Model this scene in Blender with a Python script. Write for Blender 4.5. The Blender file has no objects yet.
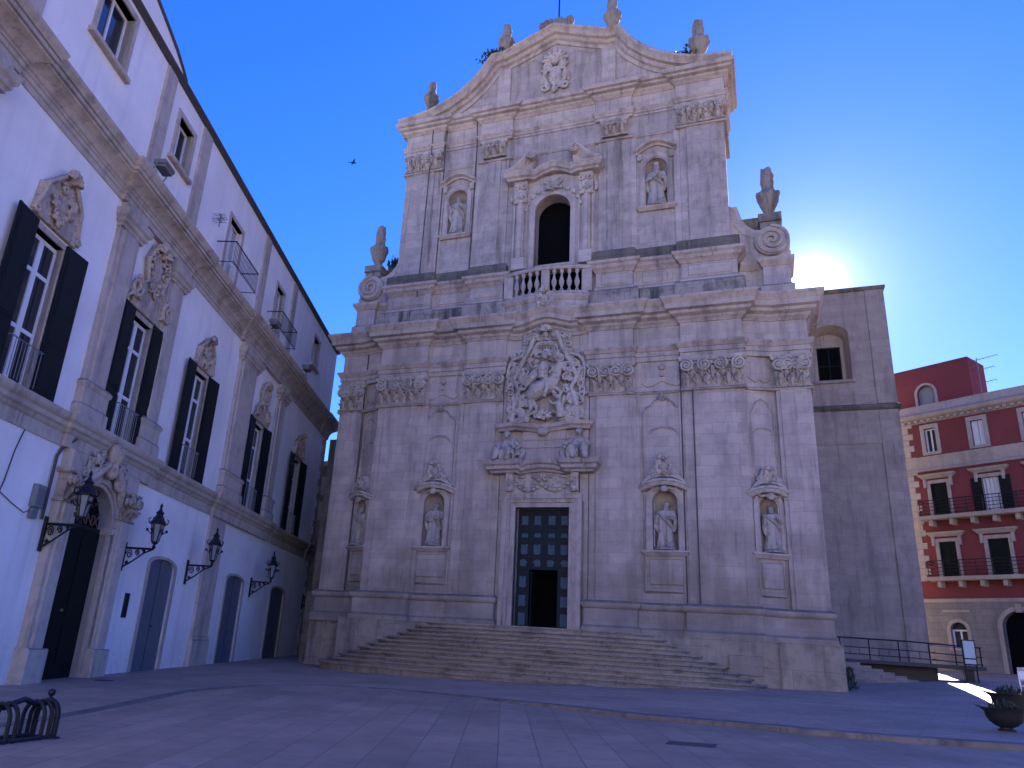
import bpy, bmesh, math, random
from mathutils import Vector, Matrix, noise
from mathutils.geometry import tessellate_polygon
R = math.radians
PI = math.pi
random.seed(7)
scene = bpy.context.scene
COL = scene.collection

# ------------------------------------------------------------------ camera
cam_data = bpy.data.cameras.new('camera')
cam = bpy.data.objects.new('camera', cam_data)
COL.objects.link(cam)
cam_data.sensor_width = 36.0
cam_data.lens = 763.0 / 1024.0 * 36.0
cam_data.shift_x = (512 - 455) / 1024.0
cam_data.clip_end = 3000
m3 = Matrix(((0.9293943, 0.06119963, 0.36397918),
             (0.36298395, -0.33017095, -0.87133794),
             (0.06684979, 0.94193511, -0.32907348)))
cam.matrix_world = Matrix.Translation((0, 0, 1.65)) @ m3.to_4x4()
scene.camera = cam

# ------------------------------------------------------------------ light
SUN_EL, SUN_AZ = 25.6, 4.55          # azimuth from +Y towards +X
world = bpy.data.worlds.new('World')
scene.world = world
world.use_nodes = True
wn = world.node_tree
bg = wn.nodes['Background']
sky = wn.nodes.new('ShaderNodeTexSky')
sky.sky_type = 'NISHITA'
sky.sun_disc = False
sky.sun_elevation = R(SUN_EL)
sky.sun_rotation = R(SUN_AZ)
sky.altitude = 400
sky.air_density = 1.0
sky.dust_density = 0.07
sky.ozone_density = 2.0
gam = wn.nodes.new('ShaderNodeGamma'); gam.inputs['Gamma'].default_value = .9
wn.links.new(sky.outputs[0], gam.inputs['Color'])
hsv = wn.nodes.new('ShaderNodeHueSaturation')
hsv.inputs['Saturation'].default_value = 1.4
wn.links.new(gam.outputs[0], hsv.inputs['Color'])
tint = wn.nodes.new('ShaderNodeMix'); tint.data_type = 'RGBA'; tint.blend_type = 'MULTIPLY'
lum = wn.nodes.new('ShaderNodeRGBToBW'); wn.links.new(gam.outputs[0], lum.inputs[0])
mr = wn.nodes.new('ShaderNodeMapRange'); mr.clamp = True; wn.links.new(lum.outputs[0], mr.inputs[0])
mr.inputs[1].default_value = 2.6; mr.inputs[2].default_value = 6.5; mr.inputs[3].default_value = 1.0; mr.inputs[4].default_value = 0.0
wn.links.new(mr.outputs[0], tint.inputs[0])
tint.inputs[7].default_value = (.61, .775, 1.95, 1)
wn.links.new(hsv.outputs[0], tint.inputs[6])
# bright aureole of hazy air round the sun
sdir = (math.sin(R(SUN_AZ)) * math.cos(R(SUN_EL)), math.cos(R(SUN_AZ)) * math.cos(R(SUN_EL)), math.sin(R(SUN_EL)))
wtc = wn.nodes.new('ShaderNodeTexCoord')
dotn = wn.nodes.new('ShaderNodeVectorMath'); dotn.operation = 'DOT_PRODUCT'
wn.links.new(wtc.outputs['Generated'], dotn.inputs[0]); dotn.inputs[1].default_value = sdir
def wmath(op, a, b):
    n = wn.nodes.new('ShaderNodeMath'); n.operation = op
    for i, v in ((0, a), (1, b)):
        if hasattr(v, 'links'): wn.links.new(v, n.inputs[i])
        else: n.inputs[i].default_value = v
    return n.outputs[0]
dpos = wmath('MAXIMUM', dotn.outputs['Value'], 0.0)
aur = wmath('ADD', wmath('ADD', wmath('MULTIPLY', wmath('POWER', dpos, 2600.0), 7.0), wmath('MULTIPLY', wmath('POWER', dpos, 420.0), 1.6)), wmath('ADD', wmath('MULTIPLY', wmath('POWER', dpos, 80.0), .45), wmath('MULTIPLY', wmath('POWER', dpos, 14.0), .16)))
aurc = wn.nodes.new('ShaderNodeMix'); aurc.data_type = 'RGBA'; aurc.blend_type = 'ADD'; aurc.inputs[0].default_value = 1.0
comb = wn.nodes.new('ShaderNodeCombineColor')
for i_ in range(3): wn.links.new(aur, comb.inputs[i_])
wn.links.new(tint.outputs[2], aurc.inputs[6]); wn.links.new(comb.outputs[0], aurc.inputs[7])
wn.links.new(aurc.outputs[2], bg.inputs['Color'])
bg.inputs['Strength'].default_value = 0.051
sun_data = bpy.data.lights.new('sun', 'SUN')
sun_data.energy = 5.0
sun_data.angle = R(0.5)
sun_data.color = (1.0, 0.94, 0.85)
sun = bpy.data.objects.new('sun', sun_data)
COL.objects.link(sun)
sd = Vector((math.sin(R(SUN_AZ)) * math.cos(R(SUN_EL)), math.cos(R(SUN_AZ)) * math.cos(R(SUN_EL)), math.sin(R(SUN_EL))))
sun.rotation_euler = (-sd).to_track_quat('-Z', 'Y').to_euler()
vs = scene.view_settings
vs.view_transform = 'Standard'
vs.look = 'None'
vs.gamma = 1.0
vs.use_curve_mapping = False
vs.exposure = 2.26
scene.cycles.max_bounces = 6
scene.cycles.diffuse_bounces = 4
scene.cycles.use_denoising = True

# ------------------------------------------------------------------ mesh helpers
class G:
    """collects primitives in a local frame (x right, y into the building, z up); build() links ONE mesh"""
    def __init__(self, xf=None):
        self.v = []; self.f = []; self.xf = xf
    def add(self, vs_, fs):
        o = len(self.v)
        if self.xf is None:
            self.v += [tuple(p) for p in vs_]
        else:
            self.v += [tuple(self.xf @ Vector(p)) for p in vs_]
        self.f += [tuple(o + i for i in f) for f in fs]
        return self
    def box(self, x0, x1, y0, y1, z0, z1):
        v = [(x0,y0,z0),(x1,y0,z0),(x1,y1,z0),(x0,y1,z0),(x0,y0,z1),(x1,y0,z1),(x1,y1,z1),(x0,y1,z1)]
        return self.add(v, [(0,3,2,1),(4,5,6,7),(0,1,5,4),(1,2,6,5),(2,3,7,6),(3,0,4,7)])
    def cbox(self, x0, x1, y0, y1, z0, z1, c=.03):
        """box whose front (y0) edges are chamfered"""
        v = [(x0+c,y0,z0+c),(x1-c,y0,z0+c),(x1-c,y0,z1-c),(x0+c,y0,z1-c),
             (x0,y0+c,z0),(x1,y0+c,z0),(x1,y0+c,z1),(x0,y0+c,z1),
             (x0,y1,z0),(x1,y1,z0),(x1,y1,z1),(x0,y1,z1)]
        f = [(0,1,2,3)]
        for a in (0, 4):
            for i in range(4):
                j = (i+1) % 4
                f.append((a+j, a+i, a+4+i, a+4+j))
        f.append((11,10,9,8))
        return self.add(v, f)
    def prism(self, pts, y0, y1):
        """polygon in x,z extruded from y0 (front) to y1"""
        return self.prism_h(pts, [], y0, y1, True)
    def prism_h(self, outer, holes, y0, y1, back=False, outer_sides=True):
        loops = [outer] + holes
        flat = [p for l in loops for p in l]
        tris = tessellate_polygon([[Vector((p[0], p[1], 0)) for p in l] for l in loops])
        n = len(flat)
        v = [(p[0], y0, p[1]) for p in flat] + [(p[0], y1, p[1]) for p in flat]
        f = [tuple(t) for t in tris]
        if back: f += [tuple(n + i for i in t) for t in tris]
        o = 0
        for k, l in enumerate(loops):
            m = len(l)
            if k > 0 or outer_sides:
                for i in range(m):
                    j = (i+1) % m
                    f.append((o+i, o+j, n+o+j, n+o+i))
            o += m
        return self.add(v, f)
    def vprism(self, pts, z0, z1):
        """plan polygon extruded in z"""
        n = len(pts)
        v = [(p[0], p[1], z0) for p in pts] + [(p[0], p[1], z1) for p in pts]
        tris = tessellate_polygon([[Vector((p[0], p[1], 0)) for p in pts]])
        f = [tuple(t) for t in tris] + [tuple(n+i for i in t) for t in tris]
        f += [(i, (i+1) % n, n+(i+1) % n, n+i) for i in range(n)]
        return self.add(v, f)
    def tube(self, pts, r, n=8, caps=True):
        pts = [Vector(p) for p in pts]
        m = len(pts)
        rs = r if isinstance(r, (list, tuple)) else [r]*m
        v = []; f = []
        up = None
        for i, p in enumerate(pts):
            t = (pts[min(i+1, m-1)] - pts[max(i-1, 0)])
            if t.length < 1e-9: t = Vector((0,0,1))
            t.normalize()
            if up is None:
                a = Vector((0,1,0)) if abs(t.y) < .9 else Vector((1,0,0))
                up = (a - t*a.dot(t)).normalized()
            else:
                up = up - t*up.dot(t)
                if up.length < 1e-6: up = t.orthogonal()
                up.normalize()
            w = t.cross(up)
            for k in range(n):
                an = 2*PI*k/n
                v.append(p + (up*math.cos(an) + w*math.sin(an))*rs[i])
        for i in range(m-1):
            for k in range(n):
                k2 = (k+1) % n
                f.append((i*n+k, i*n+k2, (i+1)*n+k2, (i+1)*n+k))
        if caps:
            f.append(tuple(range(n))[::-1]); f.append(tuple((m-1)*n+k for k in range(n)))
        return self.add(v, f)
    def lathe(self, prof, cx=0, cy=0, z0=0, n=20, wob=0.0, seed=0):
        v = []; f = []
        rnd = random.Random(seed)
        m = len(prof)
        for r, z in prof:
            for k in range(n):
                a = 2*PI*k/n
                rr = r*(1 + wob*(rnd.random()-.5))
                v.append((cx+rr*math.cos(a), cy+rr*math.sin(a), z0+z))
        for i in range(m-1):
            for k in range(n):
                k2 = (k+1) % n
                f.append((i*n+k, i*n+k2, (i+1)*n+k2, (i+1)*n+k))
        f.append(tuple(range(n))[::-1]); f.append(tuple((m-1)*n+k for k in range(n)))
        return self.add(v, f)
    def ball(self, c, r, nu=10, nv=7, rot=None):
        """ellipsoid; r scalar or (rx,ry,rz)"""
        if not isinstance(r, (tuple, list)): r = (r, r, r)
        v = []; f = []
        M_ = rot if rot is not None else Matrix.Identity(3)
        c = Vector(c)
        for i in range(1, nv):
            th = PI*i/nv
            for k in range(nu):
                a = 2*PI*k/nu
                v.append(c + M_ @ Vector((r[0]*math.sin(th)*math.cos(a), r[1]*math.sin(th)*math.sin(a), r[2]*math.cos(th))))
        t = len(v); v.append(c + M_ @ Vector((0,0,r[2]))); v.append(c + M_ @ Vector((0,0,-r[2])))
        for i in range(nv-2):
            for k in range(nu):
                k2 = (k+1) % nu
                f.append((i*nu+k, (i+1)*nu+k, (i+1)*nu+k2, i*nu+k2))
        for k in range(nu):
            k2 = (k+1) % nu
            f.append((t, k, k2)); f.append((t+1, (nv-2)*nu+k2, (nv-2)*nu+k))
        return self.add(v, f)
    def sweep(self, path, prof, dz=None, caps=True):
        """profile (out, z) carried along a plan path running left to right in front of the wall; mitred"""
        n = len(path); m = len(prof)
        P = [Vector((p[0], p[1])) for p in path]
        v = []; f = []
        for i in range(n):
            d1 = (P[i]-P[i-1]).normalized() if i > 0 else None
            d2 = (P[i+1]-P[i]).normalized() if i < n-1 else None
            if d1 is None: d1 = d2
            if d2 is None: d2 = d1
            n1 = Vector((d1.y, -d1.x)); n2 = Vector((d2.y, -d2.x))
            mi = n1+n2
            if mi.length < 1e-6: mi = n1
            mi.normalize()
            k = 1/max(.35, mi.dot(n1))
            z_ = dz[i] if dz else 0
            for o, z in prof:
                q = P[i] + mi*(o*k)
                v.append((q.x, q.y, z+z_))
        for i in range(n-1):
            for j in range(m-1):
                f.append((i*m+j, (i+1)*m+j, (i+1)*m+j+1, i*m+j+1))
        if caps:
            f.append(tuple(range(m))[::-1]); f.append(tuple((n-1)*m+j for j in range(m)))
        return self.add(v, f)
    def sweep_xz(self, path, prof, y0=0, caps=True):
        """profile (n, out): n along the curve's upward normal, out towards the viewer; path in x,z left to right"""
        n = len(path); m = len(prof)
        P = [Vector((p[0], p[1])) for p in path]
        v = []; f = []
        for i in range(n):
            d1 = (P[i]-P[i-1]).normalized() if i > 0 else None
            d2 = (P[i+1]-P[i]).normalized() if i < n-1 else None
            if d1 is None: d1 = d2
            if d2 is None: d2 = d1
            n1 = Vector((-d1.y, d1.x)); n2 = Vector((-d2.y, d2.x))
            mi = (n1+n2).normalized()
            k = 1/max(.45, mi.dot(n1))
            for a, o in prof:
                q = P[i] + mi*(a*k)
                v.append((q.x, y0-o, q.y))
        for i in range(n-1):
            for j in range(m-1):
                f.append((i*m+j, (i+1)*m+j, (i+1)*m+j+1, i*m+j+1))
        if caps:
            f.append(tuple(range(m))[::-1]); f.append(tuple((n-1)*m+j for j in range(m)))
        return self.add(v, f)
    def spiral(self, c, r0, r1, turns, a0=0, d=1, w0=.05, w1=.03, y=0, n=8):
        N = max(10, int(turns*14))
        pts = []; rs = []
        for i in range(N+1):
            t = i/N
            r = r0+(r1-r0)*t; a = a0 + d*turns*2*PI*t
            pts.append((c[0]+r*math.cos(a), y - .05*t, c[1]+r*math.sin(a))); rs.append(w0+(w1-w0)*t)
        return self.tube(pts, rs, n)
    def shell(self, c, r, y, n=7, depth=.1):
        """scallop: fan of ribs"""
        for i in range(n):
            a = PI*(i+.5)/n
            p0 = (c[0], y, c[1]); p1 = (c[0]+.55*r*math.cos(a), y-depth, c[1]+.55*r*math.sin(a)); p2 = (c[0]+r*math.cos(a), y-depth*.6, c[1]+r*math.sin(a))
            self.tube([p0, p1, p2], [r*.06, r*.15, r*.17], 6)
        self.ball((c[0], y-.03, c[1]), (r*.25, depth, r*.2), 8, 6)
        return self
    def mesh(self, name, ang=32):
        me = bpy.data.meshes.new(name)
        me.from_pydata(self.v, [], self.f)
        me.validate()
        me.polygons.foreach_set('use_smooth', [True]*len(me.polygons))
        me.set_sharp_from_angle(angle=R(ang))
        me.update()
        return me
    def build(self, name, mt, parent=None, ang=32, label=None):
        me = self.mesh(name, ang)
        if mt: me.materials.append(mt)
        o = bpy.data.objects.new(name, me)
        COL.objects.link(o)
        if parent is not None: o.parent = parent
        if label: o['label'] = label
        return o

def thing(name, label, cat, loc=(0,0,0), rz=0, group=None):
    o = bpy.data.objects.new(name, None)
    COL.objects.link(o)
    o.empty_display_size = .3
    o.location = loc; o.rotation_euler = (0, 0, rz)
    o['label'] = label; o['category'] = cat
    if group: o['group'] = group
    return o
def tag(o, label, cat, group=None, loc=None, rz=None):
    o['label'] = label; o['category'] = cat
    if group: o['group'] = group
    if loc is not None: o.location = loc
    if rz is not None: o.rotation_euler = (0, 0, rz)
    return o
def copy_tree(o, parent=None):
    c = o.copy(); COL.objects.link(c)
    c.parent = parent
    for ch in list(o.children): copy_tree(ch, c)
    return c
def part_copy(o, loc, parent=None, sx=1):
    c = copy_tree(o, parent or o.parent)
    c.location = loc; c.scale = (sx, 1, 1)
    return c
def remeshed(g, name, vox, mt, smooth=3, noise_amt=0.0):
    """fuse overlapping primitives into one continuous carved surface"""
    me = g.mesh(name)
    o = bpy.data.objects.new(name, me)
    COL.objects.link(o)
    md = o.modifiers.new('r', 'REMESH'); md.mode = 'VOXEL'; md.voxel_size = vox; md.use_smooth_shade = True
    if smooth:
        s = o.modifiers.new('s', 'SMOOTH'); s.factor = .5; s.iterations = smooth
    dg = bpy.context.evaluated_depsgraph_get()
    new = bpy.data.meshes.new_from_object(o.evaluated_get(dg))
    new.name = name
    bpy.data.objects.remove(o); bpy.data.meshes.remove(me)
    new.materials.clear()
    if mt: new.materials.append(mt)
    new.polygons.foreach_set('use_smooth', [True]*len(new.polygons))
    if noise_amt:
        nr = [v.normal.copy() for v in new.vertices]
        for v, n_ in zip(new.vertices, nr):
            p = v.co
            v.co = p + n_*(noise_amt*(noise.noise(p*(.11/noise_amt)) + .6*noise.noise(p*(.27/noise_amt))))
        new.update()
    return new
def link_mesh(me, name, parent=None):
    o = bpy.data.objects.new(name, me)
    COL.objects.link(o)
    if parent is not None: o.parent = parent
    return o
def arch(cx, hw, z0, zs, n=14, rise=None):
    """outline of an arched opening, counter-clockwise from lower left"""
    rise = hw if rise is None else rise
    p = [(cx-hw, z0), (cx+hw, z0)]
    for i in range(n+1):
        a = PI*i/n
        p.append((cx+hw*math.cos(a), zs+rise*math.sin(a)))
    return p
def rect(x0, x1, z0, z1): return [(x0,z0),(x1,z0),(x1,z1),(x0,z1)]

# ------------------------------------------------------------------ materials
def nodes(name):
    m = bpy.data.materials.new(name); m.use_nodes = True
    nt = m.node_tree
    return m, nt, nt.nodes, nt.links, nt.nodes['Principled BSDF']
def mixc(nt, fac, a, b, mode='MIX'):
    n = nt.nodes.new('ShaderNodeMix'); n.data_type = 'RGBA'; n.blend_type = mode
    for i, s in ((0, fac), (6, a), (7, b)):
        if hasattr(s, 'links'): nt.links.new(s, n.inputs[i])
        else: n.inputs[i].default_value = s if i == 0 else (*s, 1)
    return n.outputs[2]
def ramp(nt, src, lo, hi):
    n = nt.nodes.new('ShaderNodeMapRange'); n.clamp = True
    nt.links.new(src, n.inputs[0]); n.inputs[1].default_value = lo; n.inputs[2].default_value = hi
    return n.outputs[0]
def mathn(nt, op, a, b):
    n = nt.nodes.new('ShaderNodeMath'); n.operation = op
    for i, s in ((0, a), (1, b)):
        if hasattr(s, 'links'): nt.links.new(s, n.inputs[i])
        else: n.inputs[i].default_value = s
    return n.outputs[0]
def noise_t(nt, vec, scale, detail=4, rough=.55, sc=(1,1,1)):
    mp = nt.nodes.new('ShaderNodeMapping'); mp.inputs['Scale'].default_value = sc
    nt.links.new(vec, mp.inputs[0])
    n = nt.nodes.new('ShaderNodeTexNoise'); n.inputs['Scale'].default_value = scale
    n.inputs['Detail'].default_value = detail; n.inputs['Roughness'].default_value = rough
    nt.links.new(mp.outputs[0], n.inputs['Vector'])
    return n.outputs[0]
def stone(name, c1, c2, dark, block=(1.1, .46), joint=.35, stain=.55, bump=.5, rough=.9, lichen=None, joint_c=None, lo_brown=0.0):
    m, nt, N, L, b = nodes(name)
    tc = N.new('ShaderNodeTexCoord'); vec = tc.outputs['Object']
    n1 = noise_t(nt, vec, .55, 5); n2 = noise_t(nt, vec, 2.6, 6, .65); n3 = noise_t(nt, vec, 14, 4, .6)
    st = noise_t(nt, vec, 1.0, 5, .6, (1.6, 1.6, .22))
    col = mixc(nt, ramp(nt, n1, .35, .65), c1, c2)
    if block:
        sx = N.new('ShaderNodeSeparateXYZ'); L.new(vec, sx.inputs[0])
        cx = N.new('ShaderNodeCombineXYZ')
        L.new(mathn(nt, 'ADD', sx.outputs[0], mathn(nt, 'MULTIPLY', sx.outputs[1], .97)), cx.inputs[0]); L.new(sx.outputs[2], cx.inputs[1])
        br = N.new('ShaderNodeTexBrick'); L.new(cx.outputs[0], br.inputs['Vector'])
        br.inputs['Scale'].default_value = 1; br.inputs['Brick Width'].default_value = block[0]; br.inputs['Row Height'].default_value = block[1]
        br.inputs['Mortar Size'].default_value = .012; br.inputs['Mortar Smooth'].default_value = .3
        br.inputs['Color1'].default_value = (.85,.84,.84,1); br.inputs['Color2'].default_value = (1.09,1.08,1.06,1); br.inputs['Mortar'].default_value = (1-joint,)*3+(1,)
        col = mixc(nt, .8, col, br.outputs['Color'], 'MULTIPLY')
    col = mixc(nt, mathn(nt, 'MULTIPLY', ramp(nt, n2, .48, .75), stain), col, dark)
    col = mixc(nt, mathn(nt, 'MULTIPLY', ramp(nt, st, .50, .68), stain*1.1), col, tuple(x*.75 for x in dark))
    st2 = noise_t(nt, vec, 2.2, 6, .7, (2.4, 2.4, .12))
    col = mixc(nt, mathn(nt, 'MULTIPLY', mathn(nt, 'MULTIPLY', ramp(nt, st2, .55, .66), ramp(nt, n1, .40, .60)), stain*1.2), col, tuple(x*.5 for x in dark))
    col = mixc(nt, mathn(nt, 'MULTIPLY', ramp(nt, n3, .35, .75), .22), col, tuple(x*1.25 for x in c2))
    if lo_brown:
        sz = N.new('ShaderNodeSeparateXYZ'); L.new(vec, sz.inputs[0])
        g = mathn(nt, 'ADD', ramp(nt, sz.outputs[2], 8.5, 1.5), mathn(nt, 'MULTIPLY', mathn(nt, 'SUBTRACT', n1, .5), 1.6))
        col = mixc(nt, mathn(nt, 'MULTIPLY', ramp(nt, g, .1, .9), lo_brown), col, (.19,.155,.125))
    if lichen:
        geo = N.new('ShaderNodeNewGeometry'); s2 = N.new('ShaderNodeSeparateXYZ'); L.new(geo.outputs['Normal'], s2.inputs[0])
        f = mathn(nt, 'MULTIPLY', ramp(nt, s2.outputs[2], .35, .8), ramp(nt, n2, .25, .5))
        col = mixc(nt, f, col, lichen)
    L.new(col, b.inputs['Base Color'])
    b.inputs['Roughness'].default_value = rough
    b.inputs['Specular IOR Level'].default_value = .25
    bp = N.new('ShaderNodeBump'); bp.inputs['Strength'].default_value = bump; bp.inputs['Distance'].default_value = .05
    h = mathn(nt, 'ADD', n2, mathn(nt, 'MULTIPLY', n3, .5))
    if block: h = mathn(nt, 'ADD', h, mathn(nt, 'MULTIPLY', br.outputs['Fac'], -.35))
    L.new(h, bp.inputs['Height']); L.new(bp.outputs[0], b.inputs['Normal'])
    return m
def plain(name, c, rough=.6, metal=0, var=.15, scale=6, spec=.4, bump=0):
    m, nt, N, L, b = nodes(name)
    tc = N.new('ShaderNodeTexCoord')
    n = noise_t(nt, tc.outputs['Object'], scale, 4)
    L.new(mixc(nt, n, tuple(x*(1-var) for x in c), tuple(min(1, x*(1+var)) for x in c)), b.inputs['Base Color'])
    b.inputs['Roughness'].default_value = rough; b.inputs['Metallic'].default_value = metal
    b.inputs['Specular IOR Level'].default_value = spec
    if bump:
        bp = N.new('ShaderNodeBump'); bp.inputs['Strength'].default_value = bump; bp.inputs['Distance'].default_value = .02
        L.new(n, bp.inputs['Height']); L.new(bp.outputs[0], b.inputs['Normal'])
    return m
def glass(name, c=(.02,.025,.035)):
    m = plain(name, c, .06, 0, .1, 1.5, .6); return m

LICH = (.13,.12,.11)
M = {}
M['stone'] = stone('church limestone', (.51,.428,.386), (.435,.37,.335), (.20,.165,.145), joint=.28, stain=.42, lichen=LICH, lo_brown=.75)
M['trim'] = stone('carved limestone', (.49,.41,.368), (.415,.35,.315), (.15,.125,.11), block=None, stain=.55, bump=.7, lichen=LICH)
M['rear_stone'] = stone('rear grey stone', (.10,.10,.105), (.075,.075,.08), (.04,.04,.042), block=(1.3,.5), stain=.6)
M['grimy'] = stone('grime-streaked limestone', (.40,.35,.31), (.30,.265,.235), (.075,.07,.065), stain=.95, bump=.7, lichen=LICH)
M['statue'] = stone('statue stone', (.50,.45,.40), (.42,.37,.33), (.13,.115,.105), block=None, stain=.5, bump=.4, lichen=(.2,.19,.18))
def carved(m):
    nt = m.node_tree; b = nt.nodes['Principled BSDF']; l = b.inputs['Base Color'].links[0]; src = l.from_socket
    tc = nt.nodes.new('ShaderNodeTexCoord')
    n = noise_t(nt, tc.outputs['Object'], 5.5, 5, .7)
    c = mixc(nt, mathn(nt, 'MULTIPLY', ramp(nt, n, .52, .66), .62), src, (.13,.115,.105))
    nt.links.new(c, b.inputs['Base Color'])
    return m
M['statue'] = carved(M['statue'])
M['carved'] = carved(stone('carved ornament stone', (.55,.475,.42), (.46,.395,.35), (.15,.13,.115), block=None, stain=.4, bump=.6, lichen=LICH))
M['house_carved'] = carved(stone('palace carved stone', (.50,.41,.335), (.42,.35,.29), (.14,.11,.09), block=None, stain=.4, bump=.6, lichen=LICH))
M['niche'] = stone('niche stone', (.40,.32,.25), (.33,.27,.22), (.16,.12,.10), block=None, stain=.5, bump=.4)
M['stone_upper'] = stone('upper storey limestone', (.455,.385,.352), (.375,.32,.295), (.16,.135,.12), joint=.28, stain=.58, lichen=LICH)
M['dark_stone'] = stone('blackened stone', (.20,.175,.14), (.13,.115,.095), (.06,.055,.05), block=(1.3,.5), stain=.75, bump=.8, lichen=LICH)
M['urn'] = stone('weathered urn stone', (.33,.285,.25), (.20,.175,.155), (.06,.055,.05), block=None, stain=.8, bump=.9)
M['annex'] = stone('annex stone', (.33,.28,.25), (.275,.235,.215), (.15,.125,.115), block=(1.0,.4), joint=.2, stain=.5, bump=.35)
M['step'] = stone('step stone', (.36,.30,.255), (.29,.245,.215), (.13,.11,.10), block=(1.7,.0001+.5), joint=.25, stain=.6, bump=.5, rough=.8)
M['podium'] = stone('base stone', (.37,.31,.25), (.28,.235,.20), (.12,.10,.085), block=(2.2,.9), joint=.4, stain=.65, bump=.7)
M['house_trim'] = stone('palace limestone', (.50,.43,.375), (.42,.365,.32), (.15,.12,.10), block=None, stain=.42, bump=.5, lichen=LICH)
M['red_trim'] = stone('pale dressed stone', (.44,.37,.32), (.36,.31,.28), (.20,.17,.15), block=None, stain=.35, bump=.3)
M['rustic'] = stone('rusticated stone', (.27,.25,.235), (.22,.205,.195), (.13,.12,.115), block=(1.6,.42), joint=.55, stain=.4, bump=.5)
def stucco(name, c, low, streak=.25, zlow=2.0):
    m, nt, N, L, b = nodes(name)
    tc = N.new('ShaderNodeTexCoord'); vec = tc.outputs['Object']
    n1 = noise_t(nt, vec, .4, 5); n2 = noise_t(nt, vec, 4, 5); st = noise_t(nt, vec, 1.0, 5, .6, (2, 2, .16))
    col = mixc(nt, ramp(nt, n1, .35, .65), tuple(x*.84 for x in c), c)
    pt = noise_t(nt, vec, .9, 2, .4)
    col = mixc(nt, mathn(nt, 'MULTIPLY', ramp(nt, pt, .56, .58), .35), col, tuple(x*.88 for x in c))
    col = mixc(nt, mathn(nt, 'MULTIPLY', ramp(nt, st, .52, .8), streak), col, low)
    sz = N.new('ShaderNodeSeparateXYZ'); L.new(vec, sz.inputs[0])
    g = mathn(nt, 'MULTIPLY', ramp(nt, sz.outputs[2], zlow, 0.2), ramp(nt, n2, .3, .7))
    col = mixc(nt, mathn(nt, 'MULTIPLY', g, .5), col, low)
    L.new(col, b.inputs['Base Color']); b.inputs['Roughness'].default_value = .85; b.inputs['Specular IOR Level'].default_value = .2
    bp = N.new('ShaderNodeBump'); bp.inputs['Strength'].default_value = .25; bp.inputs['Distance'].default_value = .03
    L.new(mathn(nt, 'ADD', n2, n1), bp.inputs['Height']); L.new(bp.outputs[0], b.inputs['Normal'])
    return m
M['white'] = stucco('white lime wash', (.84,.81,.80), (.47,.43,.40), .42)
M['red'] = stucco('red stucco', (.215,.052,.055), (.145,.055,.056), .5)
M['door_grey'] = plain('blue grey paint', (.115,.13,.16), .6, 0, .22, 2, .25)
M['church_door'] = plain('dark green door paint', (.008,.014,.020), .55, 0, .3, 3, .25)
M['door_panel'] = plain('pale door panel paint', (.055,.095,.13), .55, 0, .35, 9, .25)
M['dark_wood'] = plain('black green timber', (.006,.007,.007), .65, 0, .4, 3, .2)
M['shutter'] = plain('dark green shutter paint', (.008,.011,.012), .6, 0, .4, 3, .2)
M['frame_white'] = plain('white window frame paint', (.70,.70,.72), .45, 0, .05, 3)
M['iron'] = plain('black iron', (.014,.014,.016), .5, .3, .3, 12)
M['grey_metal'] = plain('grey metal', (.17,.18,.19), .5, .2, .15, 5)
M['glass'] = glass('window glass')
M['lamp_glass'] = plain('frosted lantern glass', (.22,.24,.27), .3, 0, .1, 8)
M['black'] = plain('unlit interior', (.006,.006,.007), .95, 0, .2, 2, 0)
M['curtain'] = plain('pale curtain cloth', (.62,.60,.60), .9, 0, .1, 7, .1)
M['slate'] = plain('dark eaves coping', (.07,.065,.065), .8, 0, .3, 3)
M['leaf'] = plain('leaf green', (.055,.085,.03), .6, 0, .4, 8)
M['leaf_dark'] = plain('dark leaf green', (.03,.05,.022), .6, 0, .4, 8)
M['soil'] = plain('planter soil', (.05,.038,.03), .95, 0, .4, 10, .1)
M['bronze'] = plain('dark cast iron planter', (.022,.023,.025), .55, .3, .25, 5)
M['plastic_white'] = plain('white plastic', (.72,.72,.72), .4, 0, .05, 3)
M['letter'] = plain('tarnished brass letters', (.22,.17,.09), .5, .5, .2, 6)
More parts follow.
